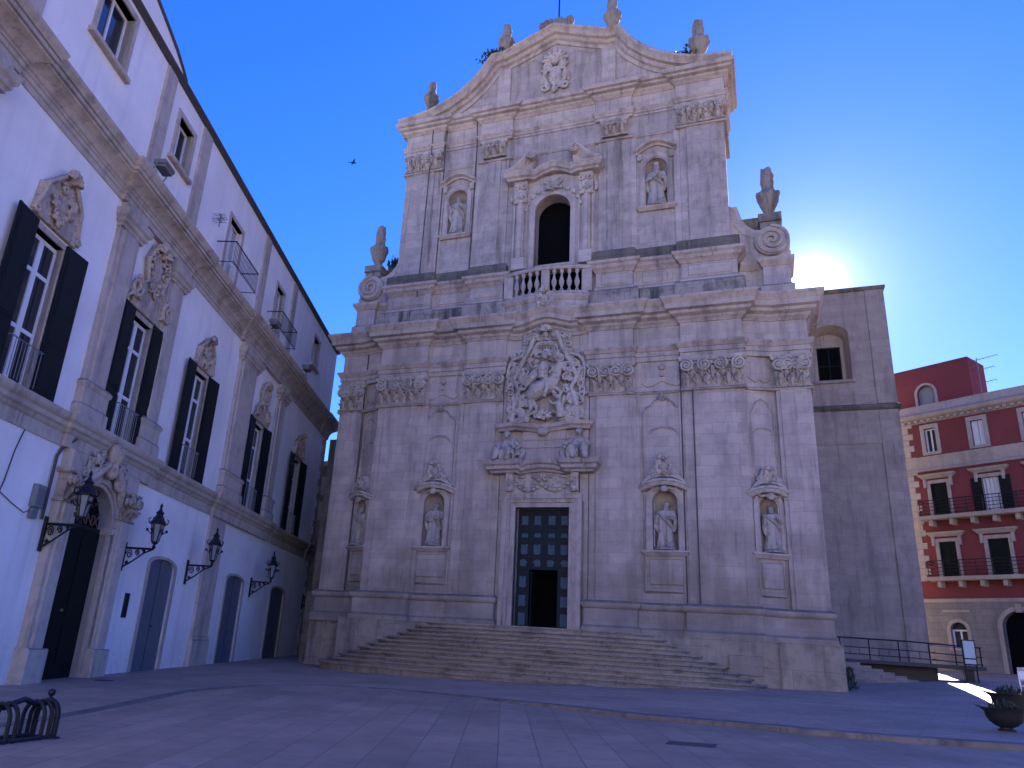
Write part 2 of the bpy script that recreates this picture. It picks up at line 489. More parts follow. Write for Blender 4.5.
# ------------------------------------------------------------------ ground
def sm(a, b, x):
    t = max(0, min(1, (x-a)/(b-a))); return t*t*(3-2*t)
def gz(x, y):
    xx = max(-45, min(45, x)); yy = max(-40, min(75, y))
    z = .028*xx + .035*yy
    z += .16*sm(3, 7, x)*sm(22, 32, y)
    return z
def slab_mat(name, c1, c2, bw, rh, rot, rough, dirt, mort=(.115,.09,.075)):
    m, nt, N, L, b = nodes(name)
    tc = N.new('ShaderNodeTexCoord'); vec = tc.outputs['Object']
    mp = N.new('ShaderNodeMapping'); mp.inputs['Rotation'].default_value = (0, 0, rot); L.new(vec, mp.inputs[0])
    br = N.new('ShaderNodeTexBrick'); L.new(mp.outputs[0], br.inputs['Vector'])
    br.inputs['Scale'].default_value = 1; br.inputs['Brick Width'].default_value = bw; br.inputs['Row Height'].default_value = rh
    br.inputs['Mortar Size'].default_value = .010; br.inputs['Mortar Smooth'].default_value = .2; br.offset_frequency = 2; br.squash = 1.0
    br.inputs['Color1'].default_value = (*c1, 1); br.inputs['Color2'].default_value = (*c2, 1); br.inputs['Mortar'].default_value = (*mort,1)
    n1 = noise_t(nt, vec, .35, 5, .6); n2 = noise_t(nt, vec, 3.2, 6, .65); n3 = noise_t(nt, vec, 18, 4)
    col = mixc(nt, mathn(nt, 'MULTIPLY', ramp(nt, n1, .42, .68), dirt), br.outputs['Color'], tuple(x*.55 for x in c1))
    col = mixc(nt, mathn(nt, 'MULTIPLY', ramp(nt, n2, .5, .75), .35), col, tuple(x*.6 for x in c2))
    L.new(col, b.inputs['Base Color'])
    L.new(ramp(nt, mathn(nt, 'ADD', n1, mathn(nt, 'MULTIPLY', n2, .5)), .3-.9*rough, 1.9-.9*rough), b.inputs['Roughness'])
    b.inputs['Specular IOR Level'].default_value = .3
    bp = N.new('ShaderNodeBump'); bp.inputs['Strength'].default_value = .35; bp.inputs['Distance'].default_value = .03
    L.new(mathn(nt, 'ADD', mathn(nt, 'MULTIPLY', n3, .3), mathn(nt, 'MULTIPLY', br.outputs['Fac'], -.5)), bp.inputs['Height']); L.new(bp.outputs[0], b.inputs['Normal'])
    return m
M['plaza'] = slab_mat('plaza slabs', (.43,.30,.215), (.33,.235,.17), 2.3, .62, R(72), .6, .75, (.15,.118,.097))
M['pave'] = slab_mat('pavement slabs', (.43,.31,.23), (.34,.25,.19), 1.3, .55, R(12), .65, .6, (.21,.16,.125))
M['kerb'] = stone('kerb stone', (.24,.205,.18), (.17,.145,.125), (.08,.07,.06), block=(1.15, 5), joint=.4, stain=.7, bump=.6)

def drop(x, y): return .012 + .09*sm(-9.5, -2.5, x)
def grid_sheet(name, xs, ys, zf, mt):
    g = G(); nx = len(xs)
    v = [(x, y, zf(x, y)) for y in ys for x in xs]
    f = [(j*nx+i, j*nx+i+1, (j+1)*nx+i+1, (j+1)*nx+i) for j in range(len(ys)-1) for i in range(nx-1)]
    g.add(v, f)
    o = g.build(name, mt); o['kind'] = 'structure'
    return o
def steps_(a, b, n): return [a+(b-a)*i/n for i in range(n+1)]
xs = [-1500, -400, -120, -60] + steps_(-45, 45, 60) + [60, 120, 400, 1500]
ys = [-1500, -300, -80] + steps_(-40, 75, 80) + [120, 400, 1500]
grid_sheet('ground', xs, ys, lambda x, y: gz(x, y) - drop(x, y), M['plaza'])

KERB = [(-9.2,-12),(-10.2,0),(-11.2,8),(-11.9,11.6),(-13.1,15.1),(-13.9,17.6),(-13.7,20),(-12.6,21.4),(-10.8,21.45),(-9,21.1),(-7.2,20.5),(-4.6,19.6),(-2.8,18.8),(-.3,18.3),(1.3,17.85),(4.1,17.7),(10,17.3),(22,16),(45,14)]
def smooth_path(p, n=6):
    out = []
    P = [Vector(q) for q in p]
    for i in range(len(P)-1):
        a = P[max(0,i-1)]; b = P[i]; c = P[i+1]; d = P[min(len(P)-1,i+2)]
        for k in range(n):
            t = k/n
            out.append(.5*((2*b)+(-a+c)*t+(2*a-5*b+4*c-d)*t*t+(-a+3*b-3*c+d)*t**3))
    out.append(P[-1])
    return out
KP = smooth_path(KERB)
FAR = [(-60,-14),(-60,0),(-60,10),(-60,16),(-60,24),(-60,34),(-58,60),(-40,80),(-30,90),(-22,90),(-16,90),(-10,90),(-4,90),(0,90),(4,90),(9,90),(22,90),(50,80),(80,40)]
FP = smooth_path(FAR)
g = G(); g2 = G()
NS = 26
v = []; nrm = []
for i, p in enumerate(KP):
    t = (KP[min(i+1,len(KP)-1)] - KP[max(i-1,0)]).normalized()
    nrm.append(Vector((-t.y, t.x)))
for i, p in enumerate(KP):
    q0 = p + nrm[i]*.34
    for k in range(NS+1):
        t = (k/NS)**1.4
        q = q0.lerp(FP[i], t)
        v.append((q.x, q.y, gz(q.x, q.y)))
f = []
for i in range(len(KP)-1):
    for k in range(NS):
        f.append((i*(NS+1)+k, (i+1)*(NS+1)+k, (i+1)*(NS+1)+k+1, i*(NS+1)+k+1))
g.add(v, f)
pv = g.build('pavement', M['pave']); pv['kind'] = 'structure'
v = []; f = []
rk = random.Random(3)
for i, p in enumerate(KP):
    q = p + nrm[i]*.345
    a = p + nrm[i]*rk.uniform(-.03,.03)
    z = gz(p.x, p.y); zz = z + .006 + rk.uniform(-.012,.012)
    v += [(a.x, a.y, z-.25), (a.x, a.y, zz-.03), (a.x+nrm[i].x*.03, a.y+nrm[i].y*.03, zz), (q.x, q.y, gz(q.x,q.y)+.005), (q.x, q.y, z-.25)]
for i in range(len(KP)-1):
    for k in range(4): f.append((i*5+k, (i+1)*5+k, (i+1)*5+k+1, i*5+k+1))
g2.add(v, f)
kb = g2.build('kerb', M['kerb']); kb['kind'] = 'structure'

# ------------------------------------------------------------------ statues and ornaments (shared carved meshes, unit height)
def statue_mesh(name, seed, kind):
    r = random.Random(seed); g = G()
    sway = r.uniform(-.025,.025)
    prof = [(.215,0),(.205,.06),(.175,.25),(.16,.42),(.15,.52),(.165,.62),(.185,.72),(.17,.785),(.10,.82),(.05,.85),(.045,.87)]
    n = 28; v = []; f = []
    k1, k2 = r.choice([5,6,7]), r.choice([9,11]); ph = r.uniform(0,6)
    for pr, z in prof:
        amp = .14*max(0, 1-z/.7)
        for k in range(n):
            a = 2*PI*k/n
            rr = pr*(1+amp*math.sin(k1*a+ph+z*5)+amp*.6*math.sin(k2*a+ph*2))
            v.append((rr*math.cos(a)*1.0+sway*math.sin(z*4), rr*math.sin(a)*.72, z))
    m = len(prof)
    for i in range(m-1):
        for k in range(n): f.append((i*n+k, i*n+(k+1)%n, (i+1)*n+(k+1)%n, (i+1)*n+k))
    f.append(tuple(range(n))[::-1]); f.append(tuple((m-1)*n+k for k in range(n)))
    g.add(v, f)
    hx = sway*math.sin(3.6)+r.uniform(-.02,.02)
    g.ball((hx, -.02, .905), (.064,.072,.085), 14, 10)
    g.ball((hx, .015, .925), (.078,.074,.08), 12, 8)
    g.ball((hx, -.092, .90), (.013,.018,.022), 6, 5)
    if kind in (0, 2): g.ball((hx, -.066, .845), (.05,.042,.065), 8, 6)
    if kind == 3:                       # crown
        g.lathe([(.055,0),(.06,.05),(.07,.07),(.02,.09)], hx, 0, .975, 10)
    for s in (-1, 1):
        if kind == 0:   el = (s*.215, -.05, .60); ha = (s*.10, -.19, .60+.06*s)
        elif kind == 1: el = (s*.21, -.06, .59); ha = (s*.05, -.20, .70) if s > 0 else (-.25, -.16, .72)
        elif kind == 2: el = (s*.22, -.03, .60); ha = (.13, -.20, .62) if s > 0 else (-.24, -.10, .45)
        else:           el = (s*.21, -.06, .60); ha = (s*.09, -.20, .58)
        g.tube([(s*.155, 0, .775), el, ha], [.066, .056, .036], 9)
        g.ball(ha, (.035,.035,.04), 7, 6)
        g.tube([el, (el[0]*1.02, -.02, .45), (el[0]*.85, -.03, .33)], [.055,.05,.02], 7)
    for j in range(9):
        a = -PI/2 + r.uniform(-1.2,1.2); x = .17*math.cos(a+0); y = .125*math.sin(a)
        g.tube([(x*.85+sway, y*.95, .62), (x*1.0, y*1.05, .35), (x*1.2, y*1.2, .03)], [.014,.02,.03], 6)
    g.tube([(-.17,-.06,.76), (-.02,-.16,.62), (.14,-.14,.47), (.19,-.05,.36)], [.035,.035,.04,.03], 8)
    if kind == 3:                       # child on the arm
        g.ball((.05,-.2,.70), (.045,.045,.07), 8, 6); g.ball((.05,-.215,.785), .036, 8, 6); g.tube([(.05,-.2,.66),(.0,-.24,.58)], [.03,.02], 6)
    if kind == 2:                       # staff
        g.tube([(-.25,-.12,.02), (-.245,-.11,.9)], .014, 6); g.ball((-.245,-.11,.92), .03, 7, 5)
    if kind == 0:                       # book
        g.box(.03,.15,-.235,-.18,.56,.72)
    g.lathe([(.25,-.05),(.26,-.03),(.24,0.0),(.2,.02)], 0, 0, 0, 14)
    return remeshed(g, name, .011, M['statue'], 1, .006)
STAT = [statue_mesh('statue', 11+i, i) for i in range(4)]

def ornament_mesh(name, w, h, seed, top=True):
    """carved cluster: oval shield, leaf scrolls, shell crest; fits w x h, base at z=0, projects towards -y"""
    r = random.Random(seed); g = G()
    cx, cz = 0, h*.42
    g.ball((0, 0, cz), (w*.22, .14, h*.26), 12, 8)
    g.ball((0, -.09, cz), (w*.14, .09, h*.17), 10, 7)
    for s in (-1, 1):
        g.spiral((s*w*.32, h*.16), w*.16, w*.03, 1.4, PI/2 if s > 0 else PI/2, s, w*.055, w*.04, -.06)
        g.spiral((s*w*.27, h*.66), w*.15, w*.03, 1.4, -PI/2, -s, w*.055, w*.04, -.08)
        g.tube([(s*w*.2, -.04, h*.1), (s*w*.36, -.1, h*.42), (s*w*.2, -.05, h*.78)], [w*.05, w*.07, w*.04], 7)
        g.ball((s*w*.42, -.03, h*.38), (w*.07, .08, h*.14), 7, 5)
    if top: g.shell((0, h*.74), h*.27, -.06, 7, .16)
    g.ball((0, -.1, h*.08), (w*.1, .1, h*.08), 8, 6)
    for k in range(10):
        a = r.uniform(0, 2*PI); sg = r.choice((-1, 1))
        g.spiral((w*.34*math.cos(a), h*.45+h*.32*math.sin(a)), w*r.uniform(.08,.13), w*.02, 1.2, a, sg, w*.035, w*.025, -r.uniform(.05,.14), 6)
    for k in range(7):
        a = r.uniform(0, 2*PI)
        g.ball((w*.33*math.cos(a), -.05, h*.45+h*.3*math.sin(a)), (w*r.uniform(.04,.08), .09, h*r.uniform(.04,.08)), 6, 5)
    return remeshed(g, name, max(.018, w*.015), M['carved'], 0, .014)

def capital_mesh(w, h, p, seed=1):
    """composite pilaster capital, x 0..w, z 0..h, front at y=-p"""
    r = random.Random(seed); g = G()
    g.box(.02, w-.02, -p, .1, 0, h*.9)
    g.sweep([(0,.1),(0,-p),(w,-p),(w,.1)], [(-.1,0),(.05,0),(.07,.03),(.05,.07),(-.1,.07)])
    g.sweep([(0,.1),(0,-p),(w,-p),(w,.1)], [(-.1,h*.86),(.08,h*.86),(.14,h*.92),(.14,h),(-.1,h)])
    n = max(3, int(w/(.42 if h > 1.3 else .52)))
    for k in range(n):
        x = w*(k+.5)/n
        for row, (zz, hh, off) in enumerate([(.08, h*.34, 0), (h*.33, h*.30, .5)]):
            xx = x + off*w/n
            if xx > w-.05: continue
            g.tube([(xx, -p, zz), (xx, -p-.08, zz+hh*.5), (xx, -p-.2, zz+hh*.92), (xx, -p-.3, zz+hh*.82), (xx, -p-.28, zz+hh*.66)], [w/n*.16, w/n*.27, w/n*.24, w/n*.17, w/n*.08], 7)
            for s in (-1, 1): g.tube([(xx, -p, zz+hh*.05), (xx+s*w/n*.3, -p-.06, zz+hh*.4), (xx+s*w/n*.42, -p-.16, zz+hh*.62), (xx+s*w/n*.36, -p-.22, zz+hh*.5)], [w/n*.08, w/n*.12, w/n*.09, w/n*.05], 6)
    vr = h*.21
    vx = [vr*.6, w-vr*.6] if w < 1.3 else [vr*.6, w*.37, w*.63, w-vr*.6]
    for i, x in enumerate(vx):
        s = -1 if i % 2 == 0 else 1
        g.spiral((x, h*.68), vr, vr*.15, 2.0, PI/2, s, vr*.2, vr*.17, -p-.22, 8)
        g.ball((x, -p-.08, h*.68), (vr*.9, .12, vr*.9), 10, 6)
        g.ball((x, -p-.28, h*.68), vr*.24, 7, 5)
    g.tube([(0, -p-.05, h*.82), (w*.5, -p-.07, h*.76), (w, -p-.05, h*.82)], h*.045, 7)
    for k in range(3): g.ball((w*(.5+.07*(k-1)), -p-.12, h*(.72+.04*(k==1))), (.09,.08,.1), 7, 5)
    me = g.mesh('capital', 40); me.materials.append(M['carved'])
    return me

# ------------------------------------------------------------------ church
CX, CY = -9.1, 33.0
church = thing('church', 'tall baroque stone church with carved two-storey facade and curved pediment', 'church', (CX, CY, 0))
def mir(path): return [(-x, y) for x, y in reversed(path[1:] if path[0][0] == 0 else path)] + list(path)

# core wall of the lower storey, with the door and two niche openings
NH = .52
g = G()
lower_holes = [rect(-1.25, 1.22, 2.77, 7.93)] + [arch(s*5.3, NH, 6.15, 8.15) for s in (-1, 1)]
g.prism_h(rect(-8.76, 8.76, 1.0, 17.2), lower_holes, 0, .9)
g.build('lower_wall', M['stone'], church)
g = G()
for s in (-1, 1):
    a, b = sorted((s*1.88, s*2.05)); g.box(a, b, -.1, .05, 2.9, 8.19)
g.prism_h(rect(-2.05, 2.05, 8.2, 17.0), [], -.1, .05)
g.build('portal_bay', M['stone'], church)
# body of the church behind the front, then two added sun blocks
g = G()
g.box(-11.2, 11.2, 2.2, 40, 0, 16.9)
g.box(-8.3, 8.3, 2.0, 40, 16.8, 27.5)
g.prism([(-8.3,27.5),(8.3,27.5),(0,32.0)], 2.0, 40)
g.build('nave', M['stone'], church)
g = G(); g.box(-14.5, 6, 14, 26, 0, 36.5); g.prism([(-14.5,36.5),(6,36.5),(-4.2,39)], 14, 26); g.build('sun_block', M['annex'], church)  # unseen mass, added to keep direct sun off the palace wall
g = G(); g.box(-20, -10, 25, 33, 0, 33); g.build('rear_sun_block', M['annex'], church)  # second unseen block, added to shade the palace's far end
# stepped-back side bays: slanted panel with a niche, then a corner pilaster
SL = math.atan2(.57, 1.2); SLL = math.hypot(1.2, .57)
for s in (-1, 1):
    xf = Matrix.Diagonal((s, 1, 1, 1)) @ Matrix.Translation((8.75, .05, 0)) @ Matrix.Rotation(SL, 4, 'Z')
    g = G(xf); g.prism_h(rect(-.05, SLL+.02, 1.0, 17.1), [arch(.64, .38, 6.15, 8.0)], 0, .6)
    g.build('side_bay_wall', M['stone'], church)
    g = G(Matrix.Diagonal((s, 1, 1, 1))); g.vprism([(9.93,.62),(11.28,.62),(11.28,3.2),(9.93,3.2)], 1.0, 17.1)
    g.build('corner_wall', M['stone'], church)

def pil(x0, x1, y, z0, z1, layers=((0,0),), name='pilaster', base=True, mt='stone'):
    g = G()
    a, b = min(x0, x1), max(x0, x1)
    for ins, pr in layers:
        g.cbox(a+ins, b-ins, y-pr, y+.45, z0, z1, .02)
    return g.build(name, M[mt], church)
for s in (-1, 1):
    pil(s*2.08, s*4.05, -.13, 2.9, 13.12, ((0,0),(.30,.06)))
    pil(s*6.2, s*8.75, -.15, 2.9, 13.12, ((0,0),(.40,.07)))
    pil(s*4.02, s*4.3, -.08, 2.9, 13.1); pil(s*5.98, s*6.24, -.08, 2.9, 13.1)
    pil(s*9.95, s*11.33, .42, 2.9, 13.12, ((0,0),(.16,.06)))

capC = capital_mesh(1.97, 1.43, .22, 1); capA = capital_mesh(2.55, 1.43, .26, 2); capB = capital_mesh(1.38, 1.43, .3, 3)
for me, x, y in ((capC, 2.08, 0), (capC, -4.05, 0), (capA, 6.2, 0), (capA, -8.75, 0), (capB, 9.95, .62), (capB, -11.33, .62)):
    o = link_mesh(me, 'capital', church); o.location = (x, y, 13.12)

LP = [(0,-.1),(2.05,-.1),(2.05,-.21),(4.05,-.21),(4.05,-.03),(6.2,-.03),(6.2,-.25),(8.75,-.25),(8.75,.05),(9.95,.4),(11.35,.4),(11.35,3)]
FULL = mir(LP)
# string moulding under the capitals
g = G(); 
for s in (-1, 1):
    P_ = [p for p in LP[2:]]
    if s < 0: P_ = [(-x, y) for x, y in reversed(P_)]
    g.sweep(P_, [(-.3,13.0),(.06,13.0),(.1,13.06),(.06,13.12),(-.3,13.12)])
g.build('neck_moulding', M['trim'], church)
def halves(prof, name, mt, path=LP, start=1):
    for s in (-1, 1):
        P_ = path[start:]
        if s < 0: P_ = [(-x, y) for x, y in reversed(P_)]
        g = G(); g.sweep(P_, prof); g.build(name, M[mt], church)
halves([(-.4,14.55),(.06,14.55),(.06,14.76),(.11,14.78),(.11,14.98),(.15,15.0),(.22,15.12),(.26,15.18),(.26,15.25),(-.4,15.25)], 'architrave', 'trim')
halves([(-.4,15.252),(.03,15.252),(.03,16.2),(-.4,16.2)], 'frieze', 'stone')
CPATH = [(-x, y) for x, y in reversed(LP[1:])] + [(-1.6,-.1),(-1.2,-.11),(-.8,-.13),(-.4,-.15),(0,-.16),(.4,-.15),(.8,-.13),(1.2,-.11),(1.6,-.1)] + LP[1:]
CDZ = [0]*len(LP[1:]) + [-.08,-.08,.02,.16,.22,.16,.02,-.08,-.08] + [0]*len(LP[1:])
corn = [(-.4,16.2),(.08,16.2),(.12,16.3),(.2,16.36),(.23,16.46),(.42,16.55),(.45,16.68),(.6,16.74),(.62,16.95),(.66,17.0),(.74,17.14),(.79,17.2),(.79,17.3),(-.4,17.36)]
g = G(); g.sweep(CPATH, corn, CDZ); g.build('cornice', M['trim'], church)

# pedestals and the low base
PP = [(2.0,-.12),(2.0,-.42),(4.15,-.42),(4.15,-.14),(6.1,-.14),(6.1,-.48),(8.86,-.48),(8.86,-.08),(9.85,.3),(11.36,.3),(11.36,3)]
for s in (-1, 1):
    P_ = PP if s > 0 else [(-x, y) for x, y in reversed(PP)]
    g = G()
    g.sweep(P_, [(-.6,2.6),(.12,2.6),(.12,2.95),(.05,3.02),(.02,3.08),(.02,3.68),(.07,3.72),(.12,3.78),(.14,3.86),(.14,3.92),(.02,4.02),(-.6,4.02)])
    g.build('pedestal', M['stone'], church)
    g = G(Matrix.Diagonal((s, 1, 1, 1)))
    if s > 0: g.vprism([(4.6,-.75),(9.4,-.8),(9.4,-1.0),(11.52,-1.0),(11.52,3.5),(4.6,3.5)], -.3, 2.76)
    else: g.vprism([(4.6,-.75),(9.3,-.85),(9.3,.4),(11.6,.4),(11.6,3.5),(4.6,3.5)], -.3, 2.76)
    g.build('podium', M['podium'], church)
pr = random.Random(5)
for s, x0, w, z, h in ((1,5.2,1.6,1.9,.55),(1,7.6,1.2,1.5,.7),(-1,5.4,1.5,2.0,.6)):
    a, b = sorted((s*x0, s*(x0+w))); g = G(); g.cbox(a, b, -.87, -.7, z, z+h, .02); g.build('repair_slab', M['stone'], church)

# fan of steps
NST = 12
z_top = 2.765; zb = .72
for i in range(NST):
    t = i/(NST-1)
    a = 4.9 + (9.75-4.9)*t; bb = 1.3 + (4.75-1.3)*t
    z1 = z_top - (z_top-zb)*i/NST
    g = G(); pts = []
    e = random.Random(i)
    N_ = 40
    top = []; fr = []
    for k in range(N_+1):
        an = PI*k/N_
        c_, s_ = math.cos(an), math.sin(an)
        x = -a*math.copysign(abs(c_)**.95, c_); y = -.55 - bb*(s_**.9)
        pts.append((x, y))
    rise = (z_top-zb)/NST
    prof = [(-.9, z1-rise-.5), (-.09, z1-rise-.5), (-.09, z1-.075), (.03, z1-.07), (.04, z1-.062), (.04, z1-.008), (.02, z1), (-1.4 if i else -.9, z1)]
    g.sweep(pts, prof)
    if i == 0: g.vprism([(x*.98, y*.98) for x, y in pts], z1-.3, z1-.004)
    g.build('step', M['step'], church)

# ---- niches with frames, hoods and statues
def niche(xf, cx, hw, z0, zs, hood, name='niche'):
    g = G(xf)
    n = 16; v = []; f = []
    zz = [z0, zs]
    dep = min(hw*.95, .55)
    rows = [(1, z0), (1, zs)] + [(math.cos(R(t)), zs + hw*math.sin(R(t))) for t in (15,30,45,60,75,88)]
    for rs, z in rows:
        for k in range(n+1):
            a = PI*k/n
            rr = 1.0
            if z > zs: rr = 1 - .05*abs(math.sin(k*PI/2+.0))
            v.append((cx+1.003*hw*rs*math.cos(a), .02+dep*rs*math.sin(a)*rr, z))
    for i in range(len(rows)-1):
        for k in range(n): f.append((i*(n+1)+k, i*(n+1)+k+1, (i+1)*(n+1)+k+1, (i+1)*(n+1)+k))
    g.add(v, f)
    g.add([(cx+hw*math.cos(PI*k/n), dep*math.sin(PI*k/n), z0+.012) for k in range(n+1)], [tuple(range(n+1))])
    nb = g.build(name, M['niche'], church, 50)
    # frame
    g = G(xf)
    o = arch(cx, hw+.26, z0-.05, zs+.02, 16)
    g.prism_h(o, [arch(cx, hw+.06, z0-.04, zs, 14)], -.09, .1)
    g.prism_h(arch(cx, hw+.16, z0-.05, zs+.01, 16), [arch(cx, hw, z0-.04, zs, 14)], -.05, .1)
    g.sweep([(cx-hw-.34,.1),(cx-hw-.34,-.16),(cx+hw+.34,-.16),(cx+hw+.34,.1)], [(-.3,z0-.24),(-.02,z0-.24),(.02,z0-.16),(.1,z0-.1),(.1,z0-.03),(-.3,z0-.02)])
    g.build('niche_frame', M['trim'], nb)
    if hood == 'bell':
        g = G(xf)
        zt = zs+hw+.26; W = hw+.46
        L_ = [(-W*.98,zt-.02),(-W*.84,zt+.13),(-W*.62,zt+.34),(-W*.44,zt+.62),(-W*.34,zt+.9)]
        g.prism([(cx+x, z) for x, z in L_] + [(cx-x, z) for x, z in reversed(L_)], -.30, .05)
        hp = [(cx-W-.04,.08),(cx-W*.98,-.1),(cx-W*.75,-.3),(cx-W*.4,-.4),(cx,-.43),(cx+W*.4,-.4),(cx+W*.75,-.3),(cx+W*.98,-.1),(cx+W+.04,.08)]
        g.sweep(hp, [(-.25,zt-.2),(.0,zt-.2),(.05,zt-.12),(.05,zt-.08),(.12,zt-.03),(.12,zt+.05),(-.14,zt+.2),(-.3,zt+.2)], [-.16,-.14,-.03,.07,.1,.07,-.03,-.14,-.16])
        g.ball((cx, -.28, zt-.24), (.17,.12,.16), 8, 6)
        for s in (-1, 1):
            g.tube([(cx+s*.15,-.22,zt-.2),(cx+s*.35,-.2,zt-.26),(cx+s*.5,-.16,zt-.16)], [.06,.05,.03], 6)
            g.spiral((cx+s*W*.5, zt+.42), .16, .04, 1.3, -PI/2, -s, .06, .04, -.24)
        g.build('niche_hood', M['carved'], nb)
        om = link_mesh(ORN['hood'], 'crest', nb); om.matrix_local = (xf or Matrix.Identity(4)) @ Matrix.Translation((cx, -.27, zt+.3)) @ Matrix.Scale(1.12*hw/.52, 4)
    else:
        g = G(xf)
        zt = zs+hw+.42
        pth = [(cx-hw-.38+ (2*hw+.76)*k/12, zt+.42*math.sin(PI*k/12)) for k in range(13)]
        pth = [(cx-hw-.48, zt-.02)] + pth + [(cx+hw+.48, zt-.02)]
        g.sweep_xz(pth, [(-.14,-.1),(-.14,.12),(-.06,.16),(0,.34),(.08,.36),(.1,-.1)])
        for s in (-1, 1): g.cbox(cx+s*(hw+.25)-.12, cx+s*(hw+.25)+.12, -.14, .05, zt-.5, zt-.1)
        g.build('niche_hood', M['trim'], nb)
    return nb
ORN = {'hood': ornament_mesh('crest', .75, .85, 21)}
G_ST = 'stone saints in the facade niches'
def statue(me, name, label, loc, h, rz=0, group=G_ST):
    o = link_mesh(me, name); tag(o, label, 'statue', group, loc, rz); o.scale = (h*.9, h*.95, h); return o
lab = {(-1,0): 'robed stone saint in the niche left of the big dark door', (1,0): 'robed stone saint in the niche just right of the big dark door'}
for s in (-1, 1):
    niche(None, s*5.3, NH, 6.15, 8.15, 'bell')
    niche(None, s*5.25, .52, 22.62, 24.88, 'arc')
    xf = Matrix.Diagonal((s, 1, 1, 1)) @ Matrix.Translation((8.75, .05, 0)) @ Matrix.Rotation(SL, 4, 'Z')
    niche(xf, .64, .38, 6.15, 8.0, 'bell')
statue(STAT[0], 'statue', 'robed stone saint holding a book in the niche left of the big door', (CX-5.3, CY+.2, 6.25), 1.98, .25)
statue(STAT[2], 'statue', 'robed stone saint with a staff in the niche right of the big door', (CX+5.3, CY+.2, 6.25), 1.98, -.1)
statue(STAT[1], 'statue', 'stone saint in the narrow outer niche at the right edge of the facade', (CX+9.45, CY+.5, 6.25), 1.85, .3)
statue(STAT[2], 'statue', 'stone saint half hidden in the outer niche at the left edge of the facade', (CX-9.45, CY+.5, 6.25), 1.85, -.4)
statue(STAT[1], 'statue', 'stone saint in the upper niche left of the arched window', (CX-5.25, CY+.2, 22.72), 2.35, .15)
statue(STAT[3], 'statue', 'crowned stone madonna with child in the upper niche right of the arched window', (CX+5.25, CY+.2, 22.72), 2.4, -.1)

# wall panels: thin raised mouldings
def strip(pts, r=.045, y=-.02): return [(p[0], y, p[1]) for p in pts]
for s in (-1, 1):
    g = G()
    c = s*5.3; hw = .86
    P_ = [(c-hw, 4.45), (c-hw, 12.1), (c-hw*.8, 12.35), (c-hw*.62, 12.4), (c-hw*.45, 12.62), (c, 12.8), (c+hw*.45, 12.62), (c+hw*.62, 12.4), (c+hw*.8, 12.35), (c+hw, 12.1), (c+hw, 4.45), (c-hw, 4.45)]
    g.tube(strip(P_), .06, 4)
    g.tube(strip([(c+.6*math.cos(PI*k/10), 11.15+.28*math.sin(PI*k/10)) for k in range(11)]), .05, 4)
    P_ = [(c-.72, 14.4), (c-.7, 13.75), (c-.85, 13.5), (c-.6, 13.35), (c-.35, 13.45), (c, 13.62), (c+.35, 13.45), (c+.6, 13.35), (c+.85, 13.5), (c+.7, 13.75), (c+.72, 14.4)]
    g.tube(strip(P_), .05, 5)
    g.cbox(c-.68, c+.68, -.07, .05, 4.75, 5.78, .03)
    g.shell((c, 12.72), .26, -.05, 5, .14)
    g.ball((c, -.05, 14.25), (.16,.12,.14), 8, 6); g.ball((c, -.05, 13.9), (.1,.09,.12), 7, 5)
    g.build('wall_panel', M['stone'], church)
    g = G(Matrix.Diagonal((s, 1, 1, 1)) @ Matrix.Translation((8.75, .05, 0)) @ Matrix.Rotation(SL, 4, 'Z'))
    c = .64; hw = .5
    P_ = [(c-hw, 4.45), (c-hw, 12.0), (c-hw*.5, 12.45), (c, 12.6), (c+hw*.5, 12.45), (c+hw, 12.0), (c+hw, 4.45), (c-hw, 4.45)]
    g.tube(strip(P_), .05, 4)
    g.tube(strip([(c+.42*math.cos(PI*k/10), 11.1+.22*math.sin(PI*k/10)) for k in range(11)]), .04, 4)
    g.cbox(c-.42, c+.42, -.07, .05, 4.75, 5.75, .03)
    g.tube(strip([(c-.5, 13.6), (c-.2, 13.4), (c, 13.5), (c+.2, 13.4), (c+.5, 13.6)]), .05, 5)
    g.build('wall_panel', M['stone'], church)

# ---- door and its surround
def frame_strip(g, x0, x1, z0, z1, wid, y0, y1):
    """three-sided architrave around an opening"""
    g.prism_h([(x0-wid, z0), (x0-wid, z1+wid), (x1+wid, z1+wid), (x1+wid, z0), (x1, z0), (x1, z1), (x0, z1), (x0, z0)], [], y0, y1)
g = G()
frame_strip(g, -1.25, 1.22, 2.775, 7.93, .2, -.16, .2)
frame_strip(g, -1.45, 1.42, 2.77, 8.13, .16, -.24, .1)
frame_strip(g, -1.61, 1.58, 2.765, 8.29, .22, -.3, .08)
g.build('door_frame', M['trim'], church)
g = G()
g.prism_h(rect(-1.35, 1.32, 2.6, 8.05), [rect(-.66, .62, 2.62, 5.25)], .42, .5)
door = g.build('door', M['church_door'], church)
g = G(); g.box(-2.5, 2.5, 2.0, 2.1, 2.0, 9.0); g.box(-2.5, -2.4, .6, 2.0, 2.0, 9.0); g.box(2.4, 2.5, .6, 2.0, 2.0, 9.0); g.box(-2.5, 2.5, .6, 2.1, 8.9, 9.0); g.box(-2.5, 2.5, .95, 2.1, 2.70, 2.74)
g.build('doorway_interior', M['black'], church)
g = G(); g.box(-.62, -.56, .5, 1.1, 2.8, 5.2); g.build('wicket', M['dark_wood'], door)
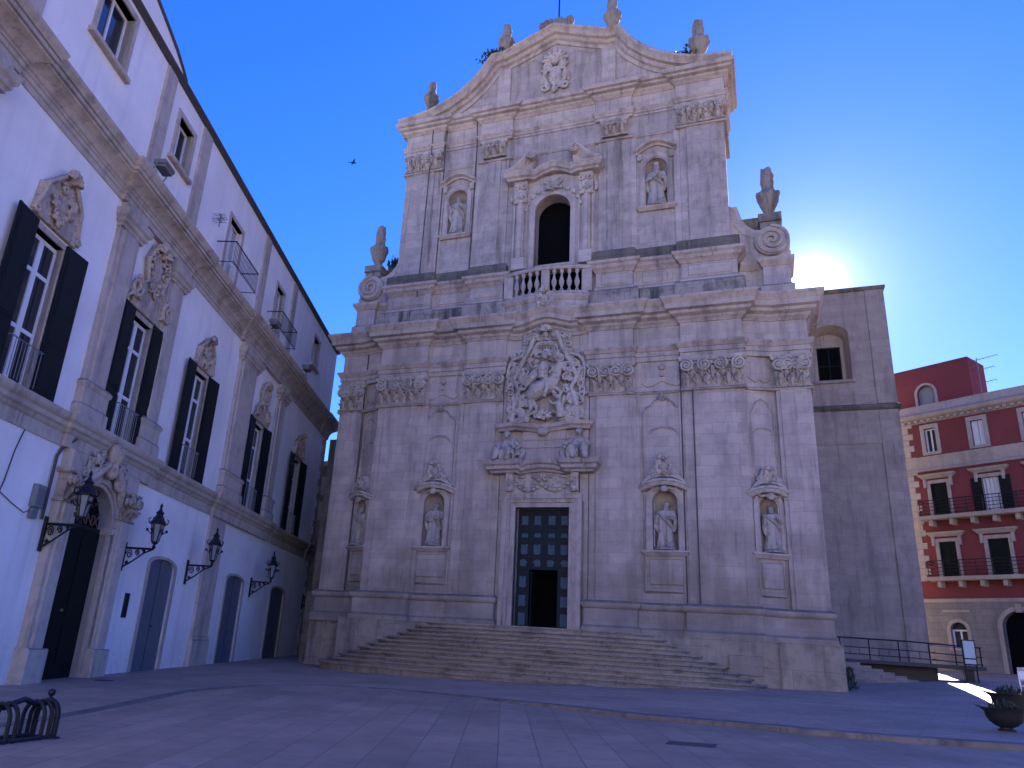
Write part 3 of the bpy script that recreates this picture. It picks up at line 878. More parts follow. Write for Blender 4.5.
def door_panel(x, z, w, h, kind):
    g = G()
    if kind == 0: p = [(x-w,z-h),(x-w*.3,z-h),(x,z-h*.85),(x+w*.3,z-h),(x+w,z-h),(x+w,z+h),(x-w,z+h)]
    elif kind == 1: p = [(x-w,z-h),(x+w,z-h),(x+w,z+h*.2),(x+w*.5,z+h),(x,z+h*.6),(x-w*.5,z+h),(x-w,z+h*.2)]
    elif kind == 2: p = [(x-w,z-h*.8),(x-w*.4,z-h),(x+w*.4,z-h),(x+w,z-h*.8),(x+w,z+h),(x+w*.35,z+h),(x,z+h*.75),(x-w*.35,z+h),(x-w,z+h)]
    else:
        s = kind-4
        p = [(x-s*w,z-h),(x+s*w*.6,z-h),(x+s*w*.6,z-h*.3),(x+s*w,z),(x+s*w*.6,z+h*.6),(x,z+h),(x-s*w,z+h*.7)]
    g.prism(p, .385, .43)
    g.build('door_panel', M['door_panel'], door)
for i, x in enumerate((-.92, -.33, .32, .90)):
    door_panel(x, 7.43, .15, .2, 0); door_panel(x, 6.77, .15, .1, 1); door_panel(x, 6.13, .15, .22, 2)
    door_panel(x, 5.55, .17, .15, 5 if i % 2 == 0 else 3)
for x in (-.95, .92):
    door_panel(x, 4.72, .15, .25, 2); door_panel(x, 3.92, .15, .23, 0); door_panel(x, 3.15, .15, .26, 0)
g = G()
for x in (-.62, -.02, .62): g.box(x-.02, x+.02, .40, .43, 5.3, 7.9)
for z in (5.28, 5.86, 6.5, 7.05): g.box(-1.24, 1.21, .403, .43, z-.02, z+.02)
g.build('door_rail', M['church_door'], door)

# garland frieze, hood cornice, seated figures, second cornice
g = G()
g.prism_h(rect(-1.7, 1.67, 8.5, 9.5), [], -.28, .05)
for s in (-1, 1):
    x = s*1.5; g.cbox(x-.17, x+.17, -.5, .0, 8.6, 9.45); g.ball((x, -.5, 8.72), (.17,.16,.16), 8, 6); g.spiral((x, 9.1), .16, .05, 1.2, 0, s, .05, .04, -.52)
for k in range(13):
    t = k/12; x = -1.2+2.4*t; z = 8.95 - .28*abs(math.sin(2*PI*t))
    g.ball((x, -.33, z), (.14, .12, .11), 7, 5)
for k in range(4): g.ball((-.95+.63*k, -.3, 9.28), (.22,.1,.09), 8, 5)
g.shell((0, 9.05), .3, -.36, 5, .18)
portal_hood = g.build('garland_frieze', M['carved'], church)
HP = [(-2.3,.0),(-2.3,-.55),(-1.15,-.62),(-1.05,-.35),(-.6,-.4),(0,-.45),(.6,-.4),(1.05,-.35),(1.15,-.62),(2.28,-.55),(2.28,.0)]
g = G(); g.sweep(HP, [(-.5,9.42),(.05,9.42),(.1,9.5),(.24,9.56),(.26,9.7),(.36,9.76),(.4,9.9),(.4,9.97),(-.5,10.0)], [0,0,0,-.06,.02,.06,.02,-.06,0,0,0])
g.build('portal_cornice', M['trim'], church)
g = G(); g.prism_h([(-1.1,9.95),(1.1,9.95),(1.0,11.6),(-1.0,11.6)], [], -.25, .05); g.tube([(-1.0,-.27,10.65),(1.0,-.27,10.65)], .03, 5); g.tube([(-1.0,-.27,11.0),(1.0,-.27,11.0)], .03, 5)
g.build('plain_tablet', M['stone'], church)
H2 = [(-2.1,.0),(-2.1,-.3),(-1.3,-.42),(-.4,-.3),(0,-.42),(.4,-.3),(1.3,-.42),(2.08,-.3),(2.08,.0)]
g = G(); g.sweep(H2, [(-.4,11.45),(.03,11.45),(.08,11.55),(.2,11.62),(.24,11.78),(-.4,11.85)], [0,0,.03,-.08,-.15,-.08,.03,0,0]); g.ball((0,-.5,11.35), (.26,.2,.22), 9, 6)
g.build('relief_cornice', M['trim'], church)
def seated_mesh(name, seed, flip):
    r = random.Random(seed); g = G(Matrix.Diagonal((flip, 1, 1, 1)))
    g.ball((0,0,.26), (.3,.3,.27), 12, 8)
    g.tube([(0,0,.3),(.03,-.03,.6),(.02,-.05,.82)], [.25,.24,.16], 12)
    g.ball((.05,-.1,1.06), (.1,.115,.135), 12, 8); g.ball((.05,-.04,1.1), (.125,.12,.13), 10, 7)
    for s in (-1, 1):
        g.tube([(s*.14,-.1,.34),(s*.22+.1,-.48,.36),(s*.2+.14,-.5,.02)], [.16,.13,.09], 10)
        g.ball((s*.2+.15,-.58,-.02), (.07,.13,.06), 7, 5)
    g.tube([(-.22,-.02,.78),(-.42,-.1,.55),(-.36,-.3,.4)], [.1,.08,.05], 8)
    g.tube([(.24,-.03,.78),(.40,-.12,.56),(.30,-.34,.50)], [.1,.085,.06], 8)
    g.ball((.26,-.38,.50), .07, 7, 6)
    g.tube([(-.1,.0,.9),(-.2,.05,.6),(-.3,.0,.2)], [.1,.14,.12], 8)
    for k in range(8):
        x = r.uniform(-.3,.4); g.tube([(x*.5,-.2,.55),(x,-.48,.3),(x*1.1,-.42,0)], [.03,.06,.04], 6)
    g.tube([(-.3,.05,.7),(-.5,.05,.35),(-.45,-.1,0)], [.08,.12,.1], 8)
    return remeshed(g, name, .018, M['statue'], 1, .012)
for s, nm in ((-1, 'left'), (1, 'right')):
    o = link_mesh(seated_mesh('seated_figure', 31+s, s), 'seated_figure')
    tag(o, 'seated draped stone figure on the %s end of the cornice above the door' % nm, 'statue', 'seated figures above the church door', (CX+s*1.62, CY-.42, 9.99))
    o.scale = (1.35, 1.15, 1.2)

# equestrian relief in its frame
g = G()
g.ball((0, .05, 13.6), (1.45,.12,1.75), 20, 12)
g.prism_h(arch(0, 1.3, 11.9, 15.2), [], -.12, .06)
g.build('relief_ground', M['trim'], church)
g = G()
y = -.32
g.tube([(-.75,y,13.1),(-.35,y-.12,13.35),(.25,y-.14,13.6),(.5,y-.12,13.8)], [.28,.42,.40,.27], 12)        # horse body
g.tube([(.4,y-.12,13.75),(.62,y-.16,14.25),(.72,y-.18,14.6)], [.3,.22,.15], 10)                            # neck
g.tube([(.7,y-.2,14.62),(.95,y-.22,14.35),(1.02,y-.22,14.2)], [.15,.12,.08], 9)                            # head
for a in ([(.5,y-.2,13.45),(.85,y-.25,13.2),(.75,y-.22,12.8)], [(.4,y-.1,13.4),(.6,y-.15,12.95),(.85,y-.2,12.7)], [(-.75,y,12.95),(-.6,y-.1,12.5),(-.85,y-.1,12.1)], [(-.6,y-.05,12.9),(-.3,y-.1,12.45),(-.45,y-.1,12.05)]):
    g.tube(a, [.15,.1,.06], 8)
g.tube([(-.95,y,13.15),(-1.2,y-.05,12.9),(-1.15,y-.05,12.4)], [.1,.12,.05], 8)                             # tail
g.tube([(-.05,y-.2,13.9),(-.02,y-.25,14.4),(0,y-.25,14.7)], [.26,.28,.18], 10)                             # rider
g.ball((.03,y-.3,15.0), (.15,.16,.19), 10, 8); g.ball((.03,y-.24,15.08), (.18,.17,.17), 8, 6)
g.tube([(.2,y-.3,14.6),(.5,y-.42,14.35),(.3,y-.45,14.05)], [.1,.08,.06], 8)
g.tube([(-.22,y-.2,14.6),(-.55,y-.3,14.45),(-.75,y-.3,14.8)], [.1,.08,.06], 8)
g.tube([(.1,y-.38,13.85),(.25,y-.5,13.35),(.12,y-.5,12.9)], [.14,.11,.07], 8)
g.tube([(-.2,y-.1,14.5),(-.6,y-.1,14.0),(-.95,y-.05,13.6)], [.15,.24,.12], 8)                              # cloak
g.tube([(.85,y-.2,11.95),(.8,y-.25,12.4),(.7,y-.25,12.75)], [.2,.2,.13], 9); g.ball((.68,y-.3,12.95), .13, 8, 6)  # beggar
g.tube([(.7,y-.25,12.65),(.45,y-.35,12.6),(.3,y-.35,12.8)], [.08,.06,.05], 7)
rr = random.Random(4)
for k in range(26):
    a = rr.uniform(0, 2*PI); g.spiral((1.05*math.cos(a), 13.7+1.55*math.sin(a)), rr.uniform(.16,.27), .04, 1.3, a, rr.choice((-1,1)), .07, .045, y-rr.uniform(0,.1), 7)
for k in range(10): g.tube([(-.5+.11*k, y-.05, 15.7), (-.7+.15*k, y-.12, 15.1+.1*(k%2))], [.03,.05], 6)
for k in range(22):
    a = rr.uniform(0, 2*PI); g.ball((1.0*math.cos(a), y+.12, 13.6+1.5*math.sin(a)), (rr.uniform(.12,.25), .16, rr.uniform(.12,.24)), 7, 5)
for k in range(3): 
    g.ball((-.45+.42*k, -.42, 16.12+.06*(k==1)), (.14,.14,.17), 9, 7)
    for s in (-1, 1): g.tube([(-.45+.42*k,-.36,16.0),(-.45+.42*k+s*.2,-.34,15.9)], [.09,.05], 6)
g.tube([(-.6,-.3,15.5),(-.3,-.42,15.7),(.3,-.42,15.7),(.6,-.3,15.5)], [.1,.15,.15,.1], 8)
me = remeshed(g, 'horseman_relief', .024, M['carved'], 0, .02)
link_mesh(me, 'horseman_relief', church)
g = G()
for s in (-1, 1):
    g.spiral((s*1.3, 12.1), .42, .1, 1.6, PI/2, s, .14, .1, -.3)
    g.spiral((s*1.35, 13.0), .3, .08, 1.5, -PI/2, -s, .1, .08, -.28)
    g.spiral((s*1.28, 14.1), .36, .09, 1.5, PI/2, s, .11, .08, -.3)
    g.tube([(s*.9,-.3,11.95),(s*1.5,-.32,12.6),(s*1.25,-.34,13.4),(s*1.5,-.3,14.0),(s*1.1,-.32,14.9),(s*.75,-.36,15.6),(s*.5,-.4,16.3)], [.16,.13,.11,.12,.13,.12,.1], 9)
    g.tube([(s*1.75,-.2,14.9),(s*1.35,-.34,15.15),(s*.95,-.34,15.05)], [.06,.1,.06], 7)
    g.cbox(s*1.72-.14, s*1.72+.14, -.22, .0, 12.0, 14.6)
    for k in range(5): g.ball((s*(1.55+.12*(k % 2)), -.24, 14.1+.28*k), (.12,.1,.16), 7, 5)
    g.tube([(s*1.8,-.25,14.75),(s*1.6,-.4,15.0),(s*1.15,-.45,15.12)], [.07,.09,.07], 7)
    g.ball((s*.85,-.35,12.0), (.22,.16,.2), 8, 6); g.ball((s*1.5,-.3,11.98), (.2,.14,.16), 8, 6)
    g.tube([(s*.1,-.42,12.05),(s*.45,-.44,12.3),(s*.75,-.4,12.15),(s*.95,-.36,12.35)], [.1,.1,.09,.06], 8)
g.shell((0, 11.95), .42, -.4, 7, .2)
g.shell((0, 16.3), .35, -.5, 7, .15)
g.box(-1.2, 1.2, -.26, .0, 14.9, 16.25)
rr = random.Random(12)
for s in (-1, 1):
    for k in range(16):
        z_ = 11.95+4.2*k/15; x_ = s*(1.75-.06*abs(k-5)-.05*max(0,k-9)+rr.uniform(-.1,.1))
        g.spiral((x_, z_), rr.uniform(.14,.24), .04, 1.3, rr.uniform(0,6), rr.choice((-1,1)), .065, .04, -.22-rr.uniform(0,.15), 7)
    for k in range(6):
        g.tube([(s*(1.5+.05*k),-.2,15.1-.02*k),(s*(1.75+.03*k),-.3,14.9-.14*k),(s*(1.9-.02*k),-.24,14.55-.16*k)], [.05,.07,.03], 6)
me = remeshed(g, 'relief_frame', .025, M['carved'], 0, .018)
link_mesh(me, 'relief_frame', church)

# ---- attic band between the storeys
AP = [(2.35,0),(2.35,-.25),(4.1,-.25),(4.1,0),(6.3,0),(6.3,-.25),(8.75,-.25),(8.75,2.2)]
g = G(); g.prism_h(rect(-8.7, 8.7, 17.2, 20.2), [rect(-1.62, 1.62, 18.2, 19.85)], .02, 2.2); g.build('attic_wall', M['stone'], church)
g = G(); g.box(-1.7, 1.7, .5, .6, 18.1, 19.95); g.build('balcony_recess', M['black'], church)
halves([(-.3,17.25),(.3,17.25),(.3,18.1),(.22,18.2),(-.3,18.25)], 'attic_base', 'grimy', AP, 0)
halves([(-.3,18.2),(.05,18.2),(.05,18.42),(.0,18.48),(0,19.2),(-.3,19.2)], 'attic_die', 'stone', AP, 0)
halves([(-.3,19.18),(.04,19.18),(.1,19.3),(.22,19.38),(.26,19.52),(.36,19.6),(.38,19.72),(-.3,19.86)], 'attic_cornice', 'trim', AP, 0)
halves([(-.3,19.8),(.16,19.8),(.16,20.3),(.0,20.42),(-.3,20.5)], 'sloped_ledge', 'dark_stone', AP, 0)
g = G()
for s in (-1, 1):
    for a, b in ((2.6,3.85),(6.6,8.45),(4.5,5.9)):
        y_ = -.25 if a != 4.5 else 0
        x0, x1 = sorted((s*a, s*b)); g = G(); g.cbox(x0, x1, y_-.05, y_+.05, 18.55, 19.1, .04); g.build('attic_panel', M['stone'], church)

# ---- upper storey
g = G()
g.prism_h(rect(-8.5, 8.5, 19.9, 30.2), [arch(.1, .93, 19.9, 23.15, 18)] + [arch(s*5.25, .52, 22.62, 24.88) for s in (-1, 1)], 0, 1.4)
g.build('upper_wall', M['stone_upper'], church)
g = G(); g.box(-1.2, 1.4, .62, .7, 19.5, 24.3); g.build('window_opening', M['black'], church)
for s in (-1, 1):
    pil(s*6.4, s*8.52, -.1, 20.3, 26.9, ((0,0),(.34,.07)), mt='stone_upper')
    pil(s*2.4, s*4.05, -.08, 20.3, 26.9, ((0,0),(.45,.06)), mt='stone_upper')
    pil(s*6.1, s*6.45, -.06, 20.3, 26.88); pil(s*4.02, s*4.3, -.05, 20.3, 26.88)
cU = capital_mesh(2.14, 1.12, .2, 5)
cV = capital_mesh(1.2, .98, .16, 6)
for me, x, z in ((cU, 6.39, 26.95), (cU, -8.53, 26.95), (cV, 2.65, 27.05), (cV, -3.85, 27.05)):
    o = link_mesh(me, 'capital', church); o.location = (x, 0, z)
UP = [(0,0),(2.3,0),(2.3,-.15),(4.1,-.15),(4.1,0),(6.35,0),(6.35,-.2),(8.6,-.2),(8.6,3)]
UF = mir(UP)
g = G(); g.sweep(UF, [(-.3,26.78),(.05,26.78),(.09,26.84),(.05,26.9),(-.3,26.9)]); g.build('neck_moulding', M['trim'], church)
g = G(); g.sweep(UF, [(-.3,28.1),(.05,28.1),(.05,28.24),(.1,28.26),(.1,28.38),(.18,28.46),(.2,28.52),(-.3,28.52)]); g.build('architrave', M['trim'], church)
g = G(); g.sweep(UF, [(-.3,28.522),(.02,28.522),(.02,29.38),(-.3,29.38)]); g.build('frieze', M['stone'], church)
g = G(); g.sweep(UF, [(-.3,29.36),(.06,29.36),(.12,29.46),(.22,29.52),(.25,29.62),(.42,29.68),(.44,29.8),(.56,29.85),(.6,29.98),(.6,30.06),(-.3,30.1)]); g.build('cornice', M['trim'], church)
# window surround
g = G()
wx = .1
g.prism_h(arch(wx, 1.2, 19.9, 23.15, 18), [arch(wx, .93, 19.95, 23.15, 18)], -.22, .1)
g.prism_h(arch(wx, 1.34, 19.9, 23.15, 18), [arch(wx, 1.1, 19.95, 23.15, 18)], -.16, .1)
ws = g.build('window_surround', M['trim'], church)
g = G()
g.prism_h(rect(wx-2.15, wx+2.15, 20.0, 25.3), [arch(wx, 1.22, 20.02, 23.15, 18)], -.1, .05)
for s in (-1, 1):
    for d, w_, p_ in ((1.72,.42,-.2),(1.72,.22,-.3),(1.36,.1,-.2),(2.05,.1,-.2)):
        g.cbox(wx+s*d-w_/2, wx+s*d+w_/2, p_, .0, 20.0, 23.8, .015)
    g.cbox(wx+s*1.72-.34, wx+s*1.72+.34, -.36, 0, 19.9, 20.6)
g.build('window_pilaster', M['stone'], ws)
g = G()
for s in (-1, 1):
    g.cbox(wx+s*1.72-.36, wx+s*1.72+.36, -.34, 0, 23.8, 25.2)
    for k in range(4): g.ball((wx+s*1.72-.24+.16*k, -.36, 24.15+.1*(k % 2)), (.12,.12,.2), 7, 5)
    g.spiral((wx+s*1.72-.22, 24.7), .17, .05, 1.4, PI/2, -1, .06, .05, -.38); g.spiral((wx+s*1.72+.22, 24.7), .17, .05, 1.4, PI/2, 1, .06, .05, -.38)
    g.ball((wx+s*2.2, -.12, 24.3), (.12,.14,.3), 7, 6)
for k in range(11):
    a = PI*(k+.5)/11; g.ball((wx+1.42*math.cos(a), -.18, 23.2+1.35*math.sin(a)), (.14,.1,.12), 7, 5)
g.shell((wx, 24.3), .36, -.25, 7, .2)
for s in (-1, 1): g.spiral((wx+s*.35, 24.85), .2, .05, 1.3, -PI/2, -s, .06, .05, -.25)
g.build('window_ornament', M['carved'], ws)
WP = [(-2.35,.0),(-2.35,-.5),(-1.3,-.5),(-1.0,-.32),(-.5,-.3),(0,-.32),(.5,-.3),(1.0,-.32),(1.3,-.5),(2.35,-.5),(2.35,.0)]
g = G(); g.sweep([(x+wx, y) for x, y in WP], [(-.3,25.05),(.04,25.05),(.08,25.15),(.2,25.22),(.24,25.36),(.3,25.44),(.3,25.5),(-.3,25.56)], [0,0,0,.02,.28,.4,.28,.02,0,0,0])
g.build('window_cornice', M['trim'], ws)
for s in (-1, 1):
    g = G()
    pth = [(wx+s*2.5,25.58),(wx+s*2.2,25.66),(wx+s*1.9,25.85),(wx+s*1.62,26.12),(wx+s*1.38,26.4),(wx+s*1.16,26.55)]
    if s > 0: pth = pth[::-1]
    g.sweep_xz(pth, [(-.22,-.02),(-.22,.34),(-.1,.42),(0,.56),(.1,.62),(.2,.6),(.22,-.02)])
    g.tube([(wx+s*1.12,.02,26.46),(wx+s*1.12,-.66,26.46)], [.27,.25], 16)
    g.spiral((wx+s*1.12, 26.46), .24, .05, 1.6, 0, s, .06, .05, -.66)
    base = [(wx+s*2.3,25.45),(wx+s*2.1,25.6),(wx+s*1.8,25.75),(wx+s*1.5,26.05),(wx+s*1.2,26.3),(wx+s*1.0,26.2),(wx+s*1.15,25.45)]
    g.prism(base, -.3, .03)
    g.build('scroll_pediment', M['trim'], ws)

# balcony
def bal_y(x): return -.36 - .48*math.cos(max(-1, min(1, x/2.3))*PI/2)**.8 if abs(x) < 2.3 else -.36
BX = [-2.2+4.4*k/22 for k in range(23)]
bp_ = [(-2.25,0)] + [(x, bal_y(x)) for x in BX] + [(2.25,0)]
balc = None
g = G(); g.sweep(bp_, [(-.3,17.3),(-.04,17.3),(-.04,17.75),(.02,17.8),(.06,17.9),(.1,17.96),(.1,18.06),(.02,18.12),(.0,18.25),(-.3,18.25)])
g.vprism([(x, y+.04) for x, y in bp_], 18.1, 18.22)
balc = g.build('balcony', M['trim'], church)
g = G(); g.sweep(bp_, [(-.12,19.4),(.06,19.4),(.1,19.46),(.1,19.56),(.05,19.62),(-.12,19.62)]); g.build('handrail', M['trim'], balc)
for x0, x1 in ((-2.2,-1.72),(1.72,2.2),(-.2,.2)):
    g = G(); xm = (x0+x1)/2
    g.cbox(x0, x1, bal_y(xm)-.04, bal_y(xm)+.16, 18.22, 19.42); g.build('pier', M['trim'], balc)
bl = None
for k in range(4):
    for s in (-1, 1):
        x = s*(.43+.36*k)
        if bl is None:
            g = G(); g.lathe([(.1,0),(.1,.1),(.06,.16),(.05,.25),(.12,.42),(.13,.55),(.06,.8),(.045,.95),(.09,1.02),(.1,1.08),(.1,1.2)], 0, 0, 0, 14)
            bl = g.build('baluster', M['trim'], balc)
        else:
            bl2 = bl.copy(); COL.objects.link(bl2); bl2.parent = balc; bl = bl2
        bl.location = (x, bal_y(x)+.07, 18.22)
om = link_mesh(ornament_mesh('keystone', 1.0, 1.05, 44), 'keystone', church); om.location = (0, -.86, 17.4)

# ---- pediment
half = [(0,34.85),(1.0,34.42),(2.0,34.0),(2.9,33.66),(3.55,33.66),(3.75,33.42),(4.0,33.0),(4.35,32.5),(4.8,32.03),(5.3,31.6),(5.9,31.22),(6.5,30.92),(7.2,30.68),(8.0,30.5),(9.1,30.38)]
outl = [(-x, z) for x, z in reversed(half[1:])] + half
g = G(); g.prism([(-8.55,30.0)] + [(x, z-.35) for x, z in outl if abs(x) < 8.6] + [(8.55,30.0)], .0, 1.1)
g.build('pediment', M['stone_upper'], church)
g = G(); g.sweep_xz(outl, [(-.8,-.25),(-.8,.08),(-.62,.12),(-.56,.26),(-.4,.32),(-.36,.5),(-.2,.58),(-.1,.72),(0,.76),(.06,.7),(.06,-1.2)])
g.build('raking_cornice', M['trim'], church)
for s in (-1, 1):
    g = G()
    x0, x1 = sorted((s*2.55, s*3.3)); g.cbox(x0, x1, -.14, .05, 30.1, 32.9)
    tri = [(s*3.75,30.4),(s*3.75,32.2),(s*4.15,31.75),(s*4.8,31.1),(s*5.6,30.6),(s*6.1,30.4),(s*3.75,30.4)]
    g.tube(strip(tri, y=-.01), .06, 4)
    pan = [(s*.75,30.45),(s*2.25,30.45),(s*2.25,32.75),(s*1.2,33.2)]
    g.tube(strip(pan, y=-.01), .06, 4)
    g.build('tympanum_moulding', M['stone'], church)
me = ornament_mesh('cartouche', 1.75, 2.75, 51)
o = link_mesh(me, 'cartouche', church); o.location = (0, -.05, 30.6)
g = G()
cr = random.Random(9)
g.box(-.95, .75, -.35, .35, 34.75, 35.25)
for k in range(7): g.ball((-.85+.27*k, -.1, 35.25+cr.uniform(0,.25)), (cr.uniform(.16,.28), .3, cr.uniform(.2,.35)), 8, 6)
link_mesh(remeshed(g, 'crest', .05, M['urn'], 1), 'crest', church)
g = G(); g.tube([(.1,0,35.2),(.1,0,38.6)], .045, 8); g.tube([(-.42,0,38.0),(.62,0,38.0)], .04, 8)
g.build('cross', M['iron'], church)

# volutes on the shoulders
for s in (-1, 1):
    xf = Matrix.Diagonal((s, 1, 1, 1))
    g = G(xf)
    P_ = [(8.8,.45),(9.3,.62),(9.8,.5),(9.8,.28),(10.92,.28),(10.92,2)]
    g.sweep(P_, [(-.5,17.2),(.14,17.2),(.14,17.85),(.03,17.95),(.0,18.0),(.0,18.85),(.06,18.9),(.12,19.02),(.2,19.1),(.2,19.26),(-.5,19.3)])
    g.vprism([(8.5,.6),(9.3,.8),(10,.6),(10.9,.5),(10.9,2),(8.5,2)], 17.2, 19.27)
    g.build('shoulder_pedestal', M['stone'], church)
    g = G(xf)
    c = (10.25, 20.2); rr_ = .78
    P_ = [(8.4,19.25),(10.95,19.25),(11.02,19.6)] + [(c[0]+rr_*math.cos(R(a)), c[1]+rr_*math.sin(R(a))) for a in range(-30, 110, 12)] + [(9.9,20.85),(9.5,20.9),(9.1,21.15),(8.8,21.65),(8.62,22.3),(8.4,22.4)]
    g.prism(P_, .45, 1.3)
    g.tube([(9.95,.85,20.85),(9.5,.85,20.92),(9.12,.85,21.22),(8.84,.85,21.7),(8.66,.85,22.4)], .22, 8)
    g.tube([(9.95,.45,20.45),(9.5,.45,20.5),(9.05,.45,20.75),(8.7,.45,21.3)], .05, 6)
    vol = g.build('volute', M['stone'], church)
    g = G(xf)
    g.tube([(c[0],.5,c[1]),(c[0],.28,c[1])], [.78,.73], 28)
    N_ = 60; pts = []; rs = []
    for i in range(N_+1):
        t = i/N_; a = PI*.5 - 2.6*2*PI*t; r_ = .68*(1-t)+.07
        pts.append((c[0]+r_*math.cos(a), .27-.08*t, c[1]+r_*math.sin(a))); rs.append(.085*(1-.35*t))
    g.tube(pts, rs, 8)
    g.build('scroll', M['trim'], vol)
    g = G(xf); g.cbox(9.8, 10.7, .3, 1.3, 20.85, 21.2, .04); g.cbox(9.75, 10.75, .22, 1.38, 21.2, 21.62, .04)
    g.build('urn_pedestal', M['urn'], church)
    g = G(xf); g.cbox(8.7,9.9,1.35,2.3,20.8,22.1); g.build('parapet_block', M['dark_stone'], church)

# urns
def urn_mesh(name, seed, tall=1.0):
    r = random.Random(seed); g = G()
    g.lathe([(.22,0),(.22,.05),(.13,.09),(.12,.13),(.2,.24),(.29,.40),(.335,.52),(.35,.58),(.375,.62),(.38,.70),(.35,.78),(.27,.84)], 0, 0, 0, 18, .06, seed)
    g.lathe([(.26,.8),(.22,.9),(.20,1.0),(.215,1.12),(.20,1.25),(.215,1.36),(.19,1.48),(.17,1.58),(.12,1.6)], r.uniform(-.03,.03), 0, 0, 12, .22, seed+3)
    for k in range(9):
        a = 2*PI*k/9; g.ball((.32*math.cos(a), .32*math.sin(a), .68+r.uniform(-.04,.06)), (.1,.1,.12), 7, 5)
    for k in range(4):
        a = r.uniform(0, 6.28); g.tube([(.12*math.cos(a),.12*math.sin(a),.8),(.17*math.cos(a+1),.17*math.sin(a+1),1.2),(.12*math.cos(a+2),.12*math.sin(a+2),1.6)], [.1,.08,.07], 7)
    return remeshed(g, name, .022, M['urn'], 0, .016)
UG = 'stone flame urns along the church roofline'
um = [urn_mesh('urn', 60+i) for i in range(3)]
def urn(i, label, x, y, z, h, rz=0):
    o = link_mesh(um[i], 'urn'); tag(o, label, 'urn', UG, (CX+x, CY+y, z), rz); k_ = .92 if z > 25 else .78; o.scale = (h/1.6*k_, h/1.6*k_, h/1.6)
urn(0, 'weathered stone urn on the left slope of the pediment, lowest on that side', -7.35, -.2, 31.0, 2.0)
urn(1, 'broken stone urn among green weeds on the pediment left of the peak', -2.9, -.2, 33.85, 2.1, 1)
urn(2, 'weathered stone urn on the pediment just right of the peak', 3.15, -.2, 33.9, 2.2, 2)
urn(1, 'dark stone urn with a weed tuft beside it on the right end of the pediment', 7.55, -.2, 30.75, 2.4, 3)
urn(2, 'tall stone urn on the right shoulder volute against the bright sky', 10.25, .8, 21.62, 2.7, .5)
urn(0, 'tall stone urn on the left shoulder volute', -10.25, .8, 21.62, 2.7, 2.2)

# weeds
def weed(label, x, y, z, w, h, n, seed):
    r = random.Random(seed)
    g = G(); s = G()
    for k in range(n):
        px = x+r.gauss(0, w*.4); py = y+r.uniform(-.25,.2); pz = z+abs(r.gauss(0, h*.5))
        q = Matrix.Rotation(r.uniform(0,6.3), 3, 'Z') @ Matrix.Rotation(r.uniform(-.9,.9), 3, 'X')
        l = r.uniform(.10,.19)
        vs_ = [q @ Vector(p) for p in ((-l*.5,0,0),(0,-l*.1,-l*.9),(l*.5,0,0),(0,l*.1,l*.9))]
        g.add([(px+p.x, py+p.y, pz+p.z) for p in vs_], [(0,1,2,3)])
    for k in range(7):
        px = x+r.gauss(0, w*.25); s.tube([(x+(px-x)*.4, y, z-.15), (px, y, z+h*.6)], .015, 5)
    t = thing('weed_plant', label, 'plant', (CX, CY, 0))
    g.build('leaves', M['leaf_dark'], t); s.build('stem', M['leaf_dark'], t)
weed('green weed tuft growing round the broken urn left of the peak', -3.5, -.3, 33.72, .95, .5, 210, 1)
weed('green weed tuft growing beside the urn at the right end of the pediment', 6.75, -.3, 30.85, .7, .55, 170, 2)
weed('small weed growing behind the left shoulder volute', -9.1, .6, 21.6, .5, .5, 60, 3)

# lightning conductors and cables; right pair: dark tubes standing in for pilaster-edge shade
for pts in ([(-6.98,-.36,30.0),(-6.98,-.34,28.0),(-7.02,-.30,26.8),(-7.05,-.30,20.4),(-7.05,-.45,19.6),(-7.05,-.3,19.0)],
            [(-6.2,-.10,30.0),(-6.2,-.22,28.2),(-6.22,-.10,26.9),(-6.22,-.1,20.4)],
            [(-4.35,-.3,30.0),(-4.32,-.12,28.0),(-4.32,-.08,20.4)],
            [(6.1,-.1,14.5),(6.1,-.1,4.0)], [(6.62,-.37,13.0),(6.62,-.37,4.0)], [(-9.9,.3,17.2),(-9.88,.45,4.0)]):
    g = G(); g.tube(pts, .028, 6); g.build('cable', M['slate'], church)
# ------------------------------------------------------------------ plain annex to the right, behind the facade
annex = thing('annex_building', 'plain stone block with a recessed arched window right of the church front', 'building', (0, 46, 0))
g = G()
AW = arch(4.29, .98, 17.69, 20.55, 14, .62)
g.prism_h(rect(-3.0, 7.3, 0.5, 23.2), [AW], 0, 12, back=True)
g.build('wall', M['annex'], annex)
g = G(); g.sweep([(-3,0),(7.3,0),(7.3,12)], [(-.2,23.18),(.1,23.18),(.14,23.28),(.14,23.4),(-.2,23.45)]); g.build('coping', M['dark_stone'], annex)
g = G(); g.sweep([(-3,0),(7.3,0),(7.3,12)], [(-.2,15.85),(.1,15.85),(.2,15.95),(.2,16.1),(.02,16.2),(-.2,16.2)]); g.build('string_course', M['dark_stone'], annex)
g = G(); g.cbox(6.35, 7.33, -.07, .2, 16.2, 23.18, .02); g.cbox(6.35, 7.34, -.08, .2, 0.6, 15.84, .02); g.box(-3, 6.36, -.05, .1, 13.9, 15.84)
g.build('corner_strip', M['annex'], annex)
g = G()
a = 1.0; dp = .75
N_ = 14
o_ = AW; i_ = arch(4.22, .80, 17.69, 20.35, 14, .52)
g.add([(x, 0.004, z) for x, z in o_] + [(x, dp, z) for x, z in i_], [(k, (k+1) % len(o_), len(o_)+(k+1) % len(o_), len(o_)+k) for k in range(len(o_))])
g.prism_h(arch(4.22, .84, 17.6, 20.35, 14, .56), [rect(3.58, 4.84, 17.72, 20.05)], dp-.002, dp+.2)
fr = g.build('window', M['niche'], annex)
